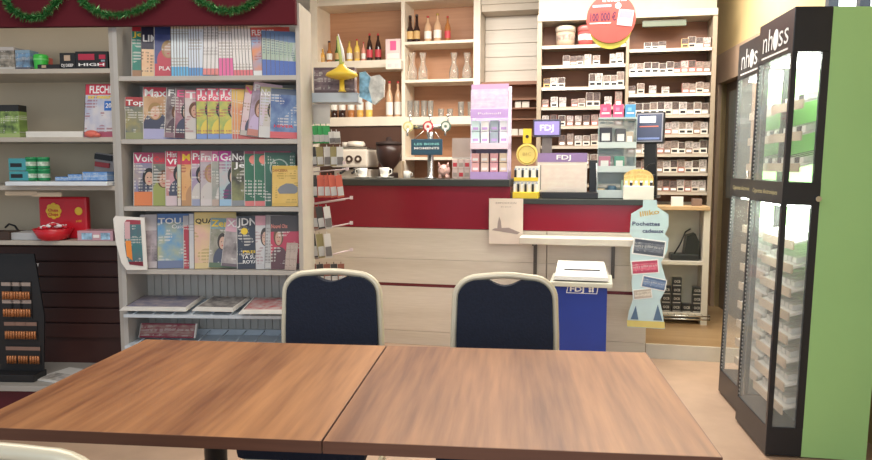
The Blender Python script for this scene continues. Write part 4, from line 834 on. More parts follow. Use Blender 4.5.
# till monitor
d0 = .22; o = thing('till_monitor', 'black till monitor tilted on its stand at the right of counter', 'monitor', B.w(B.U(648, 140, d0), d0, zl), B.yaw + R(-14))
w = (B.U(662, 128, d0) - B.U(634, 128, d0)) * 1.06; z0, z1 = bz(648, 143, d0), bz(648, 111, d0)
G().box(-.07, .07, .0, .16, 0, .02, bev=.005).obj('stand_foot', black, o); G().prism([(-.03, .02), (.06, .02), (.045, z0 + .04), (-.035, z0 + .04)], .05, .09).obj('stand_neck', black, o)
q = G().box(-w / 2, w / 2, 0, .035, z0, z1, bev=.006).obj('monitor_housing', black, o, (0, 0, 0), (R(-6), 0, 0))
G().box(-w / 2 + .014, w / 2 - .018, -.002, 0, z0 + .02, z1 - .016).obj('screen', M('till_screen', (.05, .06, .10), .15, emit=.8), q); G().box(-w / 2 + .008, w / 2 - .010, -.001, 0, z0 + .012, z1 - .009).obj('bezel', M('bezel_grey', (.30, .30, .36), .3), q)
G().box(-w / 2 + .03, w / 2 - .06, -.0035, -.002, z1 - .075, z1 - .03).obj('screen_window', M('screen_white', (.8, .8, .82), .4, emit=.5), q); G().box(-w / 2 + .03, w / 2 - .04, -.0035, -.002, z1 - .105, z1 - .098).obj('screen_line', M('screen_red', (.6, .15, .1), .4, emit=.4), q)
G().box(-w / 2 + .02, w / 2 - .03, -.0035, -.002, z0 + .028, z0 + .042).obj('screen_taskbar', M('screen_blue', (.15, .2, .4), .4, emit=.4), q)
g = G(); g.tube([(.03 + .03 * math.sin(k * .55), -.02 - k * .0008, .06 + .007 * k + .02 * math.cos(k * .55)) for k in range(26)], .0045, 6); g.obj('coiled_cable', black, o)
# lighter carton with arched header
d0 = -.0; uc = B.U(645.5, 190, d0); a, b_ = B.U(631.5, 190, d0) - uc, -.005 - uc
a2 = b_ = min(B.U(660, 190, d0) - uc, .35); a = -a2
o = thing('arched_sweets_carton', 'orange and yellow carton with arched header at right end of counter', 'display box', B.w(-.072, d0 - .025, zl), B.yaw); a, b_ = -.098, .098
G().box(a, b_, 0, .10, 0, bz(645, 186, d0), bev=.003).obj('carton_base', lw, o)
pts = [(a, bz(645, 187, 0))] + [(b_ * math.cos(math.pi - k * math.pi / 10), bz(645, 178, 0) + (bz(645, 169, 0) - bz(645, 178, 0)) * math.sin(k * math.pi / 10)) for k in range(11)] + [(b_, bz(645, 187, 0))]
q = G().prism(pts, .085, .095).obj('arched_header', cover('cov_arch', (.75, .55, .15), (.72, .40, .12), (.80, .62, .25), (.75, .5, .2), .9, .05, sc=5), o)
for i in range(6):
    x = a + (b_ - a) * (i + .5) / 6; z = bz(645, 187, 0); g = G(); g.box(x - .010, x + .010, .02, .034, z - .03, z + .03, 0, bev=.002); g.box(x - .008, x + .008, .022, .032, z + .03, z + .042, 1); g.obj('lighter', [black if i % 2 else M('lighter_cream', (.7, .65, .5), .3), chrome], o)
# round red lottery sign
d0 = .10; zc = B.Z(611, 18.5, d0); rr = (B.U(636, 18, d0) - B.U(586.5, 18, d0)) / 2
o = thing('hanging_disc_sign', 'round coral red lottery sign with yellow rim hanging over the counter', 'sign', B.w(B.U(611, 18, d0), d0, zc), B.yaw)
G().cyl((0, .004, -rr * .39), (0, .010, -rr * .39), rr * .85, 48).obj('yellow_disc', M('sign_yellow', (.50, .44, .06), .5), o)
q = G().cyl((0, 0, 0), (0, -.006, 0), rr, 48).obj('red_disc', M('sign_coral', (.48, .075, .06), .5), o)
text('lettering', 'LE CHALLENGE', .05, W_, q, (.02, -.0075, rr * .78), w=rr * .95, bold=.03); text('lettering', '100 000 €', .075, M('sign_dark_text', (.12, .02, .06), .5), q, (-rr * .34, -.0075, rr * .05), w=rr * 1.05, bold=.03)
text('lettering', 'JUSQU À', .03, M('sign_dark_text'), q, (-rr * .25, -.0075, rr * .26), w=rr * .4)
G().box(-rr * .75, -rr * .0, -.008, -.006, rr * .47, rr * .56).obj('white_band', M('sign_lilac', (.62, .52, .68), .5), q); G().box(-rr * .86, -rr * .0, -.008, -.006, -rr * .20, -rr * .16).obj('white_line', W_, q)
G().cyl((rr * .28, -.006, rr * .5), (rr * .28, -.009, rr * .5), rr * .12, 18).obj('white_dot', W_, q)
g = G(); g.box(-rr * .30, rr * .30, -.010, -.007, -rr * .32, rr * .32, 0); tk = g.obj('printed_ticket', M('ticket_white', (.75, .72, .78), .5), q, (rr * .58, 0, 0), (0, R(8), 0))
G().box(-rr * .26, rr * .26, -.011, -.010, -rr * .02, rr * .28).obj('ticket_top', M('ticket_pink', (.62, .26, .38), .5), tk); G().box(-rr * .26, rr * .26, -.011, -.010, -rr * .28, -rr * .06).obj('ticket_foot', M('ticket_blue', (.30, .36, .62), .5), tk)
G().tube([(-.05, 0, rr * .9), (-.05, 0, 2.92 - zc)], .0015, 5).tube([(.05, 0, rr * .9), (.05, 0, 2.92 - zc)], .0015, 5).obj('hanging_threads', W_, o)
# poster on counter front
d0 = -.038; a, b_ = B.U(489, 220, d0), B.U(523, 220, d0); z0, z1 = B.Z(506, 244, d0), B.Z(506, 198.5, d0)
o = thing('paper_poster', 'cream paper poster with a ship drawing taped to the counter front', 'poster', B.w((a + b_) / 2, d0, z0), B.yaw); w = b_ - a; h = z1 - z0
G().box(-w / 2, w / 2, 0, .002, 0, h).obj('sheet', M('poster_cream', (.78, .68, .60), .7), o)
ink = M('poster_ink', (.26, .20, .20), .6); text('lettering', 'EXPOSITION', .016, ink, o, (0, -.001, h * .9), w=w * .6); text('lettering', 'au port', .012, ink, o, (0, -.001, h * .82), w=w * .3)
g = G(); g.prism([(-.06, h * .34), (-.03, h * .34), (-.035, h * .50), (-.047, h * .60), (-.058, h * .45)], -.001, 0); g.prism([(-.1, h * .30), (.08, h * .22), (.10, h * .26), (.02, h * .36), (-.08, h * .34)], -.0012, 0); g.obj('ship_drawing', M('poster_grey', (.36, .29, .28), .7), o)
# hanging blue advertising strip
d0 = -.245; uc = B.U(647.5, 260, d0); z0 = B.Z(647, 328, d0); zf = lambda y: B.Z(647, y, d0) - z0; k_ = (B.U(667, 260, d0) - B.U(628, 260, d0)) / 39
X = lambda px: (px - 647.5) * k_
o = thing('gift_strip_sign', 'tall pale blue bottle-shaped cardboard sign hanging at right counter end', 'sign', B.w(uc, d0, z0), B.yaw)
L_ = [(641.5, 200), (641.5, 207), (630, 214), (629, 234), (634, 240), (630, 250), (630, 262), (634, 268), (632, 282), (634, 300), (630, 312), (628, 328)]; R2 = [(667, 328), (664, 312), (661, 300), (667, 288), (666, 278), (661, 262), (667, 250), (668, 238), (664, 234), (667.5, 226), (667, 214), (656, 207), (655, 200)]
card = G().prism([(X(x), zf(y)) for x, y in L_ + R2], 0, .006).obj('cardboard', M('card_pale_blue', (.56, .72, .76), .5), o)
text('lettering', 'Illiko', .045, M('gold_ink', (.62, .42, .12), .4), card, (X(648), -.0015, zf(213)), w=.12, bold=.02, rot=(math.pi / 2, R(-10), 0))
text('lettering', 'Pochettes', .035, M('navy_ink', (.05, .06, .16), .5), card, (X(645), -.0015, zf(224)), w=.17, bold=.02); text('lettering', 'cadeaux', .035, M('navy_ink'), card, (X(652), -.0015, zf(231)), w=.13, bold=.02)
for (x0, y0, x1, y1, c, an, nm) in ((632, 239, 665, 256, (.08, .09, .12), 6, 'black ticket picture'), (631, 260, 659, 274, (.48, .06, .12), -6, 'red ticket picture'), (642, 277, 667, 289, (.10, .16, .30), 10, 'blue ticket picture'), (634, 289, 653, 299, (.50, .42, .36), -8, 'cream ticket picture')):
    w, h = (x1 - x0) * k_, (zf(y0) - zf(y1)); q = G().box(-w / 2, w / 2, 0, .002, -h / 2, h / 2, 0).obj('ticket_picture', W_, card, (X((x0 + x1) / 2), -.0025, zf((y0 + y1) / 2)), (0, R(an), 0)); q['label'] = nm
    G().box(-w * .46, w * .46, -.001, 0, -h * .42, h * .42).obj('printed_panel', cover('cov_tk' + nm[:4], c, c, tuple(min(.8, v * 1.5 + .12) for v in c), c, .8, .2, sc=6), q)
G().box(X(628.5), X(666.5), -.001, 0, zf(327.5), zf(321)).obj('yellow_foot', M('foot_yellow', (.75, .62, .20), .5), card)
g = G(); g.prism([(X(632), zf(320)), (X(640), zf(320)), (X(637), zf(306))], -.001, 0); g.prism([(X(655), zf(320)), (X(664), zf(320)), (X(659), zf(304))], -.001, 0); g.obj('printed_trees', M('tree_navy', (.10, .18, .30), .5), card)
# blue game bin
d0 = -.62; a, b_ = B.U(554.5, 300, d0), B.U(607, 300, d0); w = b_ - a; zr = B.Z(580, 284, d0)
o = thing('ballot_box', 'blue cardboard ballot box with sloping white slotted lid before the counter', 'box', B.w((a + b_) / 2, d0, 0), B.yaw)
q = G().box(-w / 2, w / 2, 0, .32, 0, zr - .012, bev=.003).obj('blue_body', M('ballot_blue', (.012, .04, .30), .4), o)
zb3 = B.Z(580, 261, d0 + .32) ; zm = B.Z(580, 277, d0)
G().box(-w / 2 - .03, w / 2 + .03, -.025, .335, zr - .016, zr + .012, bev=.004).obj('cream_rim', M('rim_cream', (.60, .59, .50), .3), o)
T = None; g = G(); vs = [(-w / 2 - .01, -.005, zr + .022), (w / 2 + .01, -.005, zr + .022), (w / 2 + .01, .33, zr + .022), (-w / 2 - .01, .33, zr + .022), (-w / 2, .0, zr + .045), (w / 2, .0, zr + .045), (w / 2 - .02, .32, zb3), (-w / 2 + .0, .32, zb3)]
V = [g.b.verts.new(v) for v in vs]
for f in ((0, 1, 5, 4), (1, 2, 6, 5), (2, 3, 7, 6), (3, 0, 4, 7), (4, 5, 6, 7), (3, 2, 1, 0)): g.b.faces.new([V[i] for i in f])
ld_ = g.obj('white_lid', M('lid_white', (.68, .66, .64), .5), o)
sl = math.atan2(zb3 - zr - .045, .32)
G().box(-w * .34, w * .36, -.012, .012, 0, .002).obj('slot', K_, ld_, (0, .13, zr + .045 + .13 * math.tan(sl)), (sl, 0, 0))
g = G(); W2 = .068; zc = B.Z(582, 289.5, d0); x_ = B.U(582, 290, d0) - (a + b_) / 2
for pts in ([(-.095, -.025), (.085, -.025), (.086, -.021), (-.094, -.021)], [(-.085, .021), (.095, .021), (.096, .025), (-.084, .025)], [(-.095, -.025), (-.090, -.025), (-.080, .025), (-.085, .025)], [(.085, -.025), (.090, -.025), (.098, .025), (.093, .025)]): g.prism([(x + x_, z + zc) for x, z in pts], -.0015, 0)
g.obj('logo_frame', W_, q); text('lettering', 'FDJ', .042, W_, q, (x_ - .03, -.0015, zc), w=.085, bold=.03)
g = G()
for k in range(4): g.ball((x_ + .055 + .012 * math.cos(k * 1.57 + .8), -.001, zc + .011 * math.sin(k * 1.57 + .8)), .008, sc=(1, .1, 1), seg=10)
g.obj('clover_logo', W_, q)
text('lettering', 'Participez', .02, M('grey_ink', (.3, .3, .32), .5), ld_, (-.07, .262, zr + .045 + .262 * math.tan(sl) + .001), w=.09, rot=(sl, 0, 0))

# ------------------------------------------------------------------ e-cigarette cabinets on the right
blk = M('cabinet_black', (.014, .016, .022), .35); lime = M('lime_panel', (.38, .68, .28), .35, var=.03, scale=2); limi = M('lime_interior', (.55, .80, .46), .4)
tray_m = M('tray_white', (.80, .80, .76), .4); tan = M('tray_edge_tan', (.62, .50, .38), .5); gpane = M('cabinet_glass', (.75, .80, .78), .05, alpha=.16)
CW, CD, CH, BW = .43, .46, 1.985, .155
Mo = Vector((1.493, 3.112, .0)); MY = R(-7)
def vending(name, label, off, h=CH, tilt=0.0):
    p = Mo + Vector((math.cos(MY) * off[0] - math.sin(MY) * off[1], math.sin(MY) * off[0] + math.cos(MY) * off[1], 0))
    o = thing(name, label, 'display cabinet', p, 0, 'tall display cabinets along the right wall', rot=(0, R(tilt), MY))
    p.z = .0; o.location = p + Vector((0, 0, CW * math.sin(R(tilt)) * 1.02 + .001))
    zb0, zm0, zm1, zt0 = .13, 1.135, 1.235, h - .19
    G().box(0, BW, 0, CD, 0, zb0, bev=.003).obj('base', blk, o); hdr = G().box(0, BW, 0, CD, zt0, h, bev=.004).obj('header', blk, o)
    G().box(BW, CW, .0, CD, zt0, h - .002).obj('roof_box', lime, o)
    mb = G().box(-.002, BW, -.002, CD + .0, zm0, zm1).obj('middle_band', blk, o)
    for (x0, x1, y0, y1) in ((0, .022, 0, .022), (0, .022, CD - .022, CD), (BW - .032, BW, 0, .018), (BW - .032, BW, CD - .018, CD)):
        G().box(x0, x1, y0, y1, zb0, zt0).obj('corner_post', blk, o)
    G().box(BW, CW, .018, CD - .018, 0.01, zb0).obj('floor_pan', tray_m, o); G().box(BW, CW, 0, .018, 0, zt0).obj('green_side_panel', lime, o); G().box(BW, CW, CD - .018, CD, zb0, zt0).obj('green_side_panel', lime, o)
    G().box(CW - .015, CW, .018, CD - .018, zb0, zt0).obj('back_panel', limi, o)
    for z0, z1, nm in ((zb0, zm0, 'lower'), (zm1, zt0, 'upper')):
        q = G().box(.004, .008, .022, CD - .022, z0, z1).obj('glass_door', gpane, o)
        g = G(); z = z0 + .01
        while z < z1: g.box(.002, .004, CD - .034, CD - .022, z, z + .008); z += .02
        g.obj('hinge_teeth', M('teeth_grey', (.35, .35, .34), .5), q)
        G().box(.022, BW - .032, .006, .010, z0, z1).obj('side_window', gpane, o)
        G().box(.012, .02, .022, .034, z0, z1).obj('door_stile', black, q)
    def shelf(z, n):
        s_ = .26
        g = G(); g.prism([(.075, z), (.34, z + .30 * s_), (.34, z + .30 * s_ + .010), (.075, z + .010)], .03, CD - .03, 0); g.prism([(.068, z - .022), (.075, z - .022), (.075, z + .018), (.068, z + .018)], .03, CD - .03, 1)
        q = g.obj('sloping_tray', [tray_m, tan], o)
        for i in range(n):
            y = .06 + (CD - .12) * (i + .5) / n; t = G(); t.prism([(.10, z + .020), (.28, z + .020 + .18 * s_), (.28, z + .045 + .18 * s_), (.10, z + .045)], y - .022, y + .022)
            t.obj('product_box', [M('product_dark', (.05, .05, .06), .4) if (z > 1.2 and i % 2) else tray_m], q)
    for z in (1.30, 1.44, 1.58): shelf(z, 6)
    for k in range(8): shelf(.20 + k * .108, 6)
    for z, e in ((zt0 - .006, 16.0), (zm0 - .006, 16.0)):
        G().box(.05, .36, .04, CD - .04, z - .008, z).obj('lamp_strip', M('lamp_strip_%d' % int(e * 10), (.95, 1, .92), .5, emit=e, var=0), o)
    # header lettering, read from the aisle
    rt = (math.pi / 2, 0, -math.pi / 2); zc = h - .098
    text('lettering', 'nh', .15, W_, hdr, (-.002, CD * .70, zc), w=.13, rot=rt, bold=-.005); text('lettering', 'ss', .15, W_, hdr, (-.002, CD * .25, zc), w=.12, rot=rt, bold=-.005)
    g = G(); g.ball((-.001, CD * .475, zc - .006), .048, sc=(.05, .72, 1), seg=20); g.obj('logo_oval', W_, hdr)
    G().box(-.003, 0, CD * .12, CD * .86, zc - .075, zc - .067).obj('logo_underline', W_, hdr)
    text('lettering', 'Cigarettes électroniques', .03, M('band_gold', (.55, .50, .28), .5), mb, (-.004, CD * .5, (zm0 + zm1) / 2), w=.34, rot=rt)
    G().cyl((BW - .012, -.002, zm0 + .03), (BW - .012, -.022, zm0 + .03), .012, 14).obj('lock', chrome, o)
    return o
vending('display_cabinet', 'nearer black and lime green display cabinet with sloping trays at right', (0, 0), tilt=1.3)
vending('display_cabinet', 'farther black display cabinet half hidden behind the nearer green one', (.040, .475), h=1.97, tilt=1.3)

# ------------------------------------------------------------------ tables and chairs
tw = wood('table_walnut', (.17, .060, .022), (.48, .225, .090), axis=1, stripes=13, scale=5, rough=.38); te = wood('table_edge', (.12, .050, .030), (.20, .085, .05), axis=0, stripes=8)
TY = R(-5.89); T0 = Vector((-.2359, 1.4202, 0)); tu = Vector((math.cos(TY), math.sin(TY), 0)); tv = Vector((-math.sin(TY), math.cos(TY), 0))
def table(u0, u1, label, dz=0):
    c = T0 + tu * ((u0 + u1) / 2) + tv * .392
    o = thing('cafe_table', label, 'table', c, TY, 'square wooden tables pushed together'); w = (u1 - u0) / 2
    G().box(-w + .0015, w - .0015, -.3905, .3905, .7245, .75, 0, bev=.0008).obj('tabletop', tw, o)
    G().box(-w, w, -.392, -.3905, .7235, .7495).box(-w, w, .3905, .392, .7235, .7495).box(-w, -w + .0015, -.3905, .3905, .7235, .7495).box(w - .0015, w, -.3905, .3905, .7235, .7495).obj('edge_band', te, o)
    G().lathe([(.05, .02), (.03, .05), (.03, .70), (.12, .715), (.12, .7235)], 20).obj('pedestal', black, o)
    for k in range(4):
        a = k * math.pi / 2 + math.pi / 4; T = Matrix.Rotation(a, 4, 'Z'); G().box(.02, .34, -.025, .025, .0, .03, bev=.006, T=T).obj('foot', black, o)
table(-.80, -.0015, 'left wooden cafe table with square walnut top'); table(.0015, .80, 'right wooden cafe table with square walnut top')
navyf = M('navy_fabric', (.008, .014, .034), .85, var=.15, scale=120, bump=.2); champ = M('champagne_frame', (.72, .67, .52), .32, .15)
def chair(label, loc, rz):
    o = thing('banquet_chair', label, 'chair', loc, rz, 'navy banquet chairs around the tables')
    hw, ht = .187, .918; P = []
    P.append((-.185, 0.03, .0)); P.append((-.19, .0, .45)); P.append((-.187, .0, .70))
    rc = .085
    for k in range(9):
        a = math.pi - k * math.pi / 16; P.append((-hw + .006 + rc + rc * math.cos(a), .0, ht - rc + rc * math.sin(a) * .9 + .0))
    for k in range(1, 6): P.append((-.094 + .188 * k / 6, 0, ht - rc + rc * .9 + .008 * math.sin(k * math.pi / 6)))
    P2 = [(-x, y, z) for x, y, z in reversed(P[:12])]
    G().tube(P + P2, .0125, 10).obj('back_frame', champ, o)
    i = .010; pts = []
    pts += [(-.178, .47), (-.176, .70)]
    for k in range(9):
        a = math.pi - k * math.pi / 16; pts.append((-hw + .006 + rc + (rc - i) * math.cos(a), ht - rc + (rc - i) * math.sin(a) * .9))
    for k in range(9): a = k * math.pi / 8; pts.append((-.058 + .116 * k / 8, ht - .018 - .020 * math.sin(a)))
    pts += [(-x, z) for x, z in reversed(pts[:11])]
    G().prism(pts, -.022, .016).obj('backrest', navyf, o)
    G().box(-.215, .215, -.475, .0, .368, .455, bev=.03).obj('seat', navyf, o); G().box(-.19, .19, -.45, -.01, .345, .368, bev=.004).obj('seat_frame', champ, o)
    for x in (-1, 1): G().tube([(x * .18, -.42, .35), (x * .185, -.43, .0)], .0125, 8).obj('leg', champ, o)
    for x in (-1, 1): G().tube([(x * .186, .012, .2), (x * .184, -.425, .2)], .008, 8).obj('stretcher', champ, o)
    return o
chair('navy banquet chair behind the left table, far side', (-.395, 2.66, 0), R(-5)); chair('navy banquet chair behind the right table, far side', (.252, 2.565, 0), R(-5))
chair('navy banquet chair nearest the camera, only its top rail showing', (-.648, .968, 0), R(180))

# ------------------------------------------------------------------ goods on the left shelving unit
LZ = [z + TH / 2 for z in lz]
def box(name, label, x0, x1, yt, s, d, dep, mat, **k): return carton(name, label, k.pop('cat', 'box'), A, x0, x1, yt, LZ[s], d, dep, mat, **k)
mixed = cover('cov_toybox', (.55, .52, .50), (.08, .08, .07), (.50, .44, .36), (.62, .60, .56), .85, .14, sc=5)
box('toy_box', 'black and white toy box at far left of the top shelf', -6, 17.5, 47, 0, .06, .12, mixed)
box('toy_pouch', 'grey box with blue picture beside the green cup, top shelf', 18.5, 33, 50, 0, .05, .08, cover('cov_bluetoy', (.25, .38, .50), (.10, .12, .16), (.22, .42, .66), (.12, .12, .15), .85, .14, sc=3))
o = thing('green_cup', 'bright green plastic cup on the top shelf of the unit', 'cup', A.w(A.U(41, 60, .07), .07, LZ[0] + .001), A.yaw); h = A.Z(41, 55, .07) - LZ[0]; lg_ = M('bright_green', (.06, .58, .07), .35)
G().lathe([(.030, 0), (.033, .01), (.036, h * .7), (.036, h * .92), (.03, h)], 20).obj('cup_body', lg_, o); G().lathe([(.037, h * .62), (.038, h * .72)], 20, cap=False).obj('rim_ring', M('green_light', (.2, .75, .2), .3), o)
box('red_packet', 'small coral red packet standing behind the flat black box', 49, 52.5, 58, 0, .12, .03, M('coral_red', (.70, .16, .12), .4))
box('headphone_box', 'flat black box with pale round emblem, front of the top shelf', 40, 62, 64.5, 0, -.0, .09, black, band=[(.2, .8, M('emblem_tan', (.50, .38, .28), .5), .2, .4)])
box('headphone_box', 'black box with round tan emblem left of the red lettered box', 62.5, 77.5, 53, 0, .01, .12, black, band=[(.5, .85, M('emblem_tan'), .3, .7)], txt='DJ DEEP', txz=.2, ts=.02)
box('headphone_box', 'long black box with red lettering against the unit side panel', 78, 110, 51.5, 0, .01, .12, black, txt='HIGH', txz=.22, ts=.02, band=[(.5, .85, M('box_red', (.45, .03, .07), .4), .1, .6), (.55, .8, M('box_red'), .74, .94), (.1, .35, M('box_red'), .74, .92), (.4, .5, M('box_blue_grey', (.3, .4, .5), .5), .8, .92)])
# second shelf
o = box('toy_crate', 'black and lime toy crate at far left of the second shelf', -6, 19, 105, 1, .04, .07, cover('cov_crate', (.02, .02, .02), (.03, .05, .03), (.36, .55, .14), (.40, .50, .20), .8, .12, sc=4))
box('white_flat_box', 'long flat white box lying between crate and puzzle magazine', 25, 82, 131.5, 1, .04, .16, white)
ux = A.U(83.5, 135, .04); hh = A.Z(95, 83, .04) - LZ[1]
g = G(); wd = pU[0] - ux - .004; g.box(0, wd, 0, .006, 0, hh)
for f in g.b.faces: f.normal_update(); f.material_index = 0 if f.normal.y < -.5 else 1
o = g.obj('puzzle_magazine', [cover('cov_fleches', (.60, .05, .09), (.68, .66, .68), (.40, .45, .62), (.40, .10, .16), .80, .1, sc=3, seed=50), paper], None, A.w(ux, .04, LZ[1] + .001), (R(-8), 0, A.yaw)); tag(o, 'large crossword magazine reading FLECHES leaning on the second shelf', 'magazine')
text('masthead', 'FLECHES', .055, W_, o, (wd * .55, -.001, hh * .89), w=wd * .82, bold=.03); text('cover_line', 'sur mesure', .03, Y_, o, (wd * .5, -.001, hh * .76), w=wd * .8, bold=.03)
q = G().box(wd * .62, wd * .98, -.001, 0, hh * .50, hh * .68).obj('price_badge', B_, o); text('cover_line', '200', .035, W_, q, (wd * .8, -.002, hh * .59), w=wd * .28, bold=.02)
g = G(); g.ball((0, 0, .018), .03, sc=(1.2, .8, .65)); g.ball((.03, -.005, .012), .018, sc=(1.2, .9, .65)); tag(g.obj('red_figurine', M('coral_red'), None, A.w(A.U(91, 135, .0), .005, LZ[1] - .001), (0, 0, A.yaw)), 'small red toy lying in front of the crossword magazine', 'toy')
# third shelf: white tray with goods
z3 = LZ[2]; tz0, tz1 = A.Z(56, 190, -.06), A.Z(56, 183.5, -.06); dz_ = .0
zt3 = max(tz1, z3 + .012)
tag(G().box(A.U(5, 187, -.06), A.U(107, 187, -.06), -.06, .32, z3 + .001, z3 + .001 + .022, bev=.004).obj('white_tray', M('tray_gloss_white', (.74, .80, .86), .25), None, A.w(0, 0, 0), (0, 0, A.yaw)), 'long white tray lying on the third shelf of the unit', 'tray')
LZ.append(z3 + .0245)
teal = M('teal_box', (.07, .35, .40), .4)
def box3(name, label, x0, x1, yt, d, dep, mat, zz=None, **k): return carton(name, label, k.pop('cat', 'box'), A, x0, x1, yt, zz or LZ[4], d, dep, mat, **k)
zmid = A.Z(13, 170.5, .04)
box3('teal_box', 'lower teal box with black shoe picture, left of the green tins', 6, 25.5, 171.5, .04, .1, teal, band=[(.3, .7, black, .1, .7)], grp='teal boxes on the white tray')
box3('teal_box', 'upper teal box with black shoe picture, left of the green tins', 6, 25, 158.5, .045, .1, teal, zz=zmid - .002, band=[(.3, .6, black, .1, .7)], grp='teal boxes on the white tray')
zc1 = LZ[4] + .001; th_ = (A.Z(38, 157, .05) - zc1) / 2 - .001
for i, (px, j) in enumerate(((32, 0), (44, 0), (32, 1), (44, 1))):
    o = thing('gum_tin', f'{"upper" if j else "lower"} {"left" if px < 40 else "right"} green and white gum tin in the stack of four', 'tin', A.w(A.U(px, 170, .07), .07, zc1 + j * (th_ + .0015)), A.yaw, 'green gum tins on the white tray')
    G().lathe([(.029, 0), (.030, .004), (.030, th_ * .78)], 20).obj('tin_body', M('gum_green', (.02, .26, .10), .4, var=.1), o); G().lathe([(.0305, th_ * .25), (.0305, th_ * .6)], 20, cap=False).obj('paper_label', M('gum_label', (.50, .62, .50), .5, var=.5, scale=50), o); G().lathe([(.031, th_ * .78), (.031, th_ * .96), (.028, th_)], 20).obj('lid', M('gum_lid', (.03, .32, .12), .35), o)
blp = cover('cov_bluepack', (.08, .25, .60), (.06, .22, .58), (.45, .60, .78), (.05, .18, .5), .9, .1, sc=5)
for i, (x0, x1, yt, lb) in enumerate(((52, 65, 177, 'small flat blue pack beside the green tins'), (65, 79, 174.5, 'middle blue pack on the white tray'), (79.5, 105, 172, 'long blue pack at right end of the white tray'))):
    box3('blue_pack', lb, x0, x1, yt, .03 , .07, blp, rz_=-2)
o = thing('blister_card', 'dark and red blister card hanging above the blue packs', 'card', A.w(A.U(93, 160, .18), .18, A.Z(100, 176, .18)), A.yaw)
w = A.U(112, 160, .18) - A.U(93, 160, .18); h = A.Z(100, 152, .18) - A.Z(100, 176, .18)
G().box(0, w, 0, .004, 0, h).obj('clear_card', M('blister_grey', (.40, .36, .35), .3), o, rot=(0, R(8), 0)); G().box(0, w * .9, -.012, 0, h * .72, h * .95).obj('dark_strip', black, o, rot=(0, R(8), 0)); G().box(w * .05, w * .8, -.012, 0, h * .42, h * .62).obj('red_strip', M('strip_red', (.42, .05, .06), .4), o, rot=(0, R(8), 0)); G().cyl((w * .5, 0, h * .9), (w * .5, .21, h * .98), .002, 6).obj('hook', chrome, o)
for x0, x1, lb in ((6, 38, 'beige price strip at left under the third shelf'), (33, 62, 'beige price strip in the middle under the third shelf')):
    tag(G().box(A.U(x0, 192, 0), A.U(x1, 192, 0), -.008, -.0015, A.Z(20, 195.5 + (x0 > 30), -.005), A.Z(20, 191.5 + (x0 > 30), -.005)).obj('price_strip', M('strip_beige', (.62, .50, .36), .5), None, A.w(0, 0, 0), (0, 0, A.yaw)), lb, 'label')
# fourth shelf
z4 = LZ[3]; dC = .16; uc = A.U(67.5, 215, dC); rr = (A.U(93, 215, dC) - A.U(42, 215, dC)) / 2; h = A.Z(67, 196.5, dC) - z4
o = thing('lollipop_tin', 'large red lollipop tin with yellow flower logo on the fourth shelf', 'tin', A.w(uc, dC + .02, z4 + .001), A.yaw)
rd = M('tin_red', (.58, .015, .03), .3); q = G().box(-rr * .86, rr, -.08, -.04, 0, h, bev=.012).obj('tin_body', rd, o)
g = G()
for k in range(8): g.ball((-rr * .28 + .028 * math.cos(k * .785), -.081, h * .66 + .028 * math.sin(k * .785)), .017, sc=(1, .12, 1), seg=12)
g.ball((-rr * .28, -.081, h * .66), .03, sc=(1, .15, 1)); q2 = g.obj('flower_logo', M('logo_yellow', (.85, .60, .05), .4), q); text('lettering', 'Chupa', .022, M('logo_red', (.55, .02, .03), .4), q2, (-rr * .28, -.0865, h * .68), w=.055, bold=.02); text('lettering', 'Chups', .022, M('logo_red'), q2, (-rr * .28, -.0865, h * .58), w=.055, bold=.02)
g = G(); g.ball((rr * .68, -.081, h * .66), .022, sc=(1, .12, 1)); g.obj('side_flower', M('logo_yellow'), q); text('lettering', 'fizzy', .035, W_, q, (-rr * .1, -.082, h * .32), w=.09, bold=.02)
text('lettering', 'x150', .018, M('logo_yellow'), q, (rr * .68, -.082, h * .42), w=.03)
dbw = -.0; uc = A.U(52, 238, .02)
o = thing('red_bowl', 'shiny red bowl heaped with wrapped sweets before the red tin', 'bowl', A.w(uc, .035, z4 + .001), A.yaw); g = G(); g.lathe([(.055, 0), (.075, .012), (.100, .062), (.095, .062), (.07, .018), (.001, .012)], 24, cap=False); g.obj('bowl_body', rd, o, rot=(0, 0, 0)); 
g = G(); r_ = random.Random(9)
for k in range(26): a = r_.uniform(0, 6.28); q_ = r_.uniform(0, .07); g.ball((q_ * math.cos(a), q_ * math.sin(a) * .9, .062 + (.07 - q_) * .35), .012, m=k % 2, sc=(1.3, .8, .7), seg=8)
tag(g.obj('wrapped_sweets', [W_, R_], None, A.w(uc, .035, z4 + .001), (0, 0, A.yaw)), 'red and white wrapped sweets heaped in the red bowl', 'sweets', None, 'stuff')
box('clear_sweets_box', 'pale pink transparent box with blue labels at right of fourth shelf', 72, 108, 231, 3, -.0, .12, M('clear_pink', (.58, .34, .40), .2), band=[(.12, .78, M('label_bluewhite', (.30, .50, .72), .5, var=.5, scale=40), .12, .42), (.12, .8, M('label_bluewhite'), .66, .92), (.3, .6, W_, .45, .62)])
box('grey_tray_box', 'flat pale grey box lying at left end of the fourth shelf', 3, 34.5, 233, 3, .02, .15, M('flat_grey', (.50, .52, .54), .4))
box('dark_box', 'small dark box at the far left edge of the fourth shelf', -8, 2.5, 232, 3, .0, .1, dark)
o = G().tube([(A.U(3, 228, .2) - A.U(3, 228, .2), 0, .05), (.03, -.01, .07), (.07, -.02, .06), (.10, -.03, .025), (.12, -.05, .004)], .006, 6).obj('black_cable', black, None, A.w(A.U(3, 228, .2), .22, z4 + .0), (0, 0, A.yaw)); tag(o, 'black cable end curling over the flat grey box', 'cable')
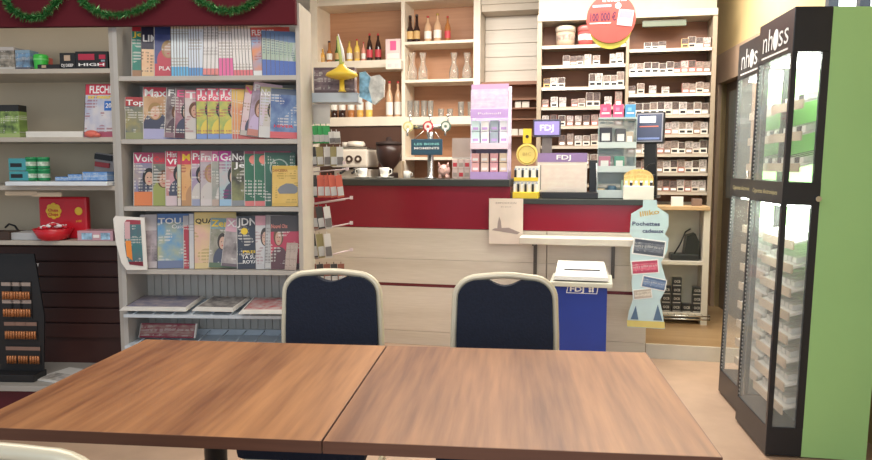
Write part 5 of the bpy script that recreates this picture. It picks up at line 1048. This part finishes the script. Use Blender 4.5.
# battery display on base shelf
db = .0; zb4 = zb + .0
zb4 = .146; ub0, ub1 = A.U(-14, 330, db), A.U(31, 330, db); h = A.Z(20, 256, db) - zb4
o = thing('battery_display', 'black card battery display with rows of packs on base shelf', 'display stand', A.w(ub0, db, zb4), A.yaw); w = ub1 - ub0
g = G(); g.prism([(0, 0), (w, .03), (w + .02, h * .5), (w - .02, h), (0, h)], 0.09, .10); q = g.obj('card_back', black, o); G().box(0, w, 0, .12, 0, .04, bev=.004).obj('card_base', black, o)
text('lettering', '+1', .05, W_, q, (w * .55, .099, h * .90), w=.05, bold=.03); text('lettering', 'GRATUIT', .02, W_, q, (w * .82, .099, h * .91), w=.09, bold=.02)
cop = M('copper_cell', (.50, .20, .08), .3, .4)
for j, (zz_, x1_) in enumerate(((.62, .6), (.48, .6), (.30, .72), (.10, .78))):
    for i in range(3):
        x = w * x1_ * (i + .4) / 3 + .02; g = G(); g.box(x, x + .065, .085, .09, h * zz_, h * zz_ + .11, 0)
        for k in range(4): g.cyl((x + .011 + k * .0145, .080, h * zz_ + .012), (x + .011 + k * .0145, .080, h * zz_ + .055), .0062, 8, 1)
        g.box(x, x + .065, .084, .085, h * zz_ + .085, h * zz_ + .105, 2); g.obj('battery_pack', [black, cop, M('batt_strip', (.42, .34, .30), .4) if j < 2 else M('batt_strip_dark', (.30, .18, .14), .4)], o)
# paper on base shelf
o = thing('folded_leaflet', 'white folded leaflet lying on the base shelf of the unit', 'leaflet', A.w(A.U(64, 370, .12), .14, .1465), A.yaw + R(-18))
G().box(-.10, .10, -.13, .11, 0, .006).obj('sheet', paper, o); G().box(-.08, .08, -.11, .0, .006, .0068).obj('printed_panel', M('leaflet_grey', (.50, .48, .46), .6, var=.5, scale=30), o)
# magazine standing on lowest tray of the rack
o = thing('leaning_magazine', 'dark red magazine lying against the back on the lowest rack tray', 'magazine', A.w(A.U(140, 335, .08), .06, z6 + .022), A.yaw)
w = A.U(196, 335, .08) - A.U(140, 335, .08); h = A.Z(165, 322, .1) - z6 - .02
G().box(0, w, 0, .006, 0, h).obj('cover', cover('cov_darkred', (.25, .05, .08), (.28, .02, .06), (.45, .35, .30), (.25, .02, .05), .9, .1, sc=6), o, rot=(R(-25), 0, 0)); G().box(w - .004, w + .004, -.003, .01, 0, h).obj('page_edge', paper, o, rot=(R(-25), 0, 0))

# ------------------------------------------------------------------ hanging display beside the rack
ds = .30; us_ = A.U(313, 200, ds)
o = thing('hook_stand', 'narrow pale hook stand with tray fixed beside the magazine rack', 'stand', A.w(us_, ds, 0), A.yaw); hz = lambda y: A.Z(320, y, ds)
hx = lambda px, py=180: A.U(px, py, ds) - us_
G().box(-.05, .0, .0, .03, 0, hz(90)).obj('post', M('stand_grey', (.52, .50, .47), .5), o)
G().box(.004, hx(359, 98), -.04, .12, hz(103), hz(93.5), bev=.003).obj('tray', M('tray_pale_blue', (.52, .60, .68), .4), o)
G().box(0, hx(330, 115), .0, .004, hz(124), hz(104)).obj('white_card', M('card_white_grey', (.66, .63, .60), .5), o)
hooks = [(144, 334, 141), (167, 346, 163), (172, 349, 169), (203.5, 353, 197.5), (230, 353, 222.5), (259, 353, 249)]
for k, (y0, x1, y1) in enumerate(hooks):
    g = G(); g.tube([(0, .0, hz(y0)), (hx(x1, y1), -.03, hz(y1))], .0035, 6); g.box(hx(x1, y1) - .012, hx(x1, y1) + .004, -.036, -.026, hz(y1) - .008, hz(y1) + .010)
    if k in (3, 4, 5): g.tube([(0, .04, hz(y0 + 1)), (hx(x1 - 8, y1 + 2), .01, hz(y1 + 2))], .0035, 6)
    g.obj('hook', M('hook_pinkish', (.62, .50, .50), .4), o)
rows_ = [(126, 143.5, [(314, 'g'), (319, 'g'), (324, 'g'), (329, 'g')], 'green packet'), (132, 144, [(334.5, 'w'), (339, 'w')], 'white packet'), (147, 166, [(315.5, 'k'), (322, 'o'), (329, 'w'), (335, 'o'), (341, 'w')], 'dark and olive packet'), (175, 197, [(316, 'k'), (322.5, 'r'), (329, 'r'), (335.5, 'r'), (342, 'r')], 'red-topped packet'),
         (206, 228, [(316.5, 'n'), (323.5, 'k'), (330.5, 'w')], 'orange, black and white packet'), (233, 257, [(316.5, 'k'), (323.5, 'o'), (330.5, 'w')], 'dark olive packet'), (263, 286, [(316.5, 'n'), (323, 'k'), (329.5, 'n'), (336, 'k'), (342.5, 'n')], 'dark brown packet')]
pc = {'g': (.04, .34, .10), 'w': (.62, .60, .58), 'k': (.05, .05, .05), 'o': (.30, .26, .12), 'r': (.55, .12, .08), 'n': (.26, .10, .07)}
for ri, (yt, yb_, its, nm) in enumerate(rows_):
    for i, (px, c) in enumerate(its):
        w = 6.0 * k_ * 1.0; h = hz(yt) - hz(yb_); dd_ = -.045 + i * .004
        q = G(); q.box(-w / 2, w / 2, 0, .006, 0, h, 0, bev=.001); q.box(-w * .44, w * .44, -.008, 0, h * .08, h * .48, 1, bev=.002); q.box(-w * .06, w * .06, .002, .004, h, h + .012, 0)
        q = q.obj('hanging_packet', [M('hang_' + c, pc[c], .4), M('hang_lower_' + ('w' if c != 'w' else 'k'), (.50, .50, .50) if c != 'w' else (.16, .15, .15), .3)], None, A.w(us_ + hx(px, (yt + yb_) / 2), ds + dd_, hz(yb_)), (0, R(((i * 37 + ri * 11) % 9) - 8), A.yaw + R(24)))
        colr = {'g': 'green', 'w': 'white', 'k': 'black', 'o': 'olive', 'r': 'red', 'n': 'brown'}[c]
        tag(q, f'{colr} packet, {NTH[i]} from the post in {NTH[ri]} row of the hook stand', 'packet', 'packets hanging on the hook stand')
# things on its tray
zt = hz(93.5) + .001
o = carton('photo_box', 'dark box with photo of cars behind the yellow toy on tray', 'box', A, 314, 355, 67.5, zt - .001, ds - .02, .08, cover('cov_photo', (.10, .06, .08), (.08, .05, .07), (.30, .22, .24), (.12, .08, .09), .9, .1, sc=4))
u = A.U(342, 85, ds - .08) - 0; o = thing('yellow_toy', 'yellow mushroom-shaped toy with green stem pointing up on the tray', 'toy', A.w(A.U(343, 85, ds - .05), ds - .05 - .03, zt + .0), A.yaw); yt_ = M('toy_yellow', (.78, .55, .05), .4)
f = lambda y: A.Z(343, y, ds - .08) - zt
G().lathe([(.022, 0), (.014, .012), (.013, f(78))], 14).obj('stalk', yt_, o); G().lathe([(.012, f(80)), (.060, f(78)), (.088, f(76)), (.080, f(73)), (.030, f(68)), (.012, f(64))], 20).obj('cap', yt_, o)
g = G(); g.tube([(0, 0, f(66)), (-.003, 0, f(58)), (-.016, 0, f(46)), (-.022, 0, f(36))], [.015, .012, .009, .004], 10); g.obj('green_stem', M('toy_green', (.50, .58, .18), .4), o); g = G(); g.tube([(.008, 0, f(62)), (.004, 0, f(50)), (-.018, 0, f(34))], [.012, .008, .002], 8); g.obj('white_horn', W_, o)
o = thing('sweets_bag', 'blue and white crinkled bag leaning at right end of tray', 'bag', A.w(A.U(360.5, 95, ds - .03), ds - .03, hz(103)), A.yaw)
q = G(); fb = lambda px, y: (A.U(px, y, ds - .03) - A.U(360.5, 95, ds - .03), A.Z(px, y, ds - .03) - hz(103))
q.prism([fb(360, 97), fb(375, 105), fb(384, 97), fb(385, 80), fb(380, 75), fb(371, 77), fb(366, 72), fb(360, 73)], -.02, .02); b5 = q.obj('bag_body', M('bag_white', (.62, .62, .58), .4, var=.3, scale=30), o)
G().prism([fb(360, 97), fb(373, 104), fb(369, 88), fb(371, 78), fb(366, 72), fb(360, 73)], -.024, -.020).obj('blue_front', M('bag_blue', (.20, .42, .58), .4, var=.6, scale=25), b5)
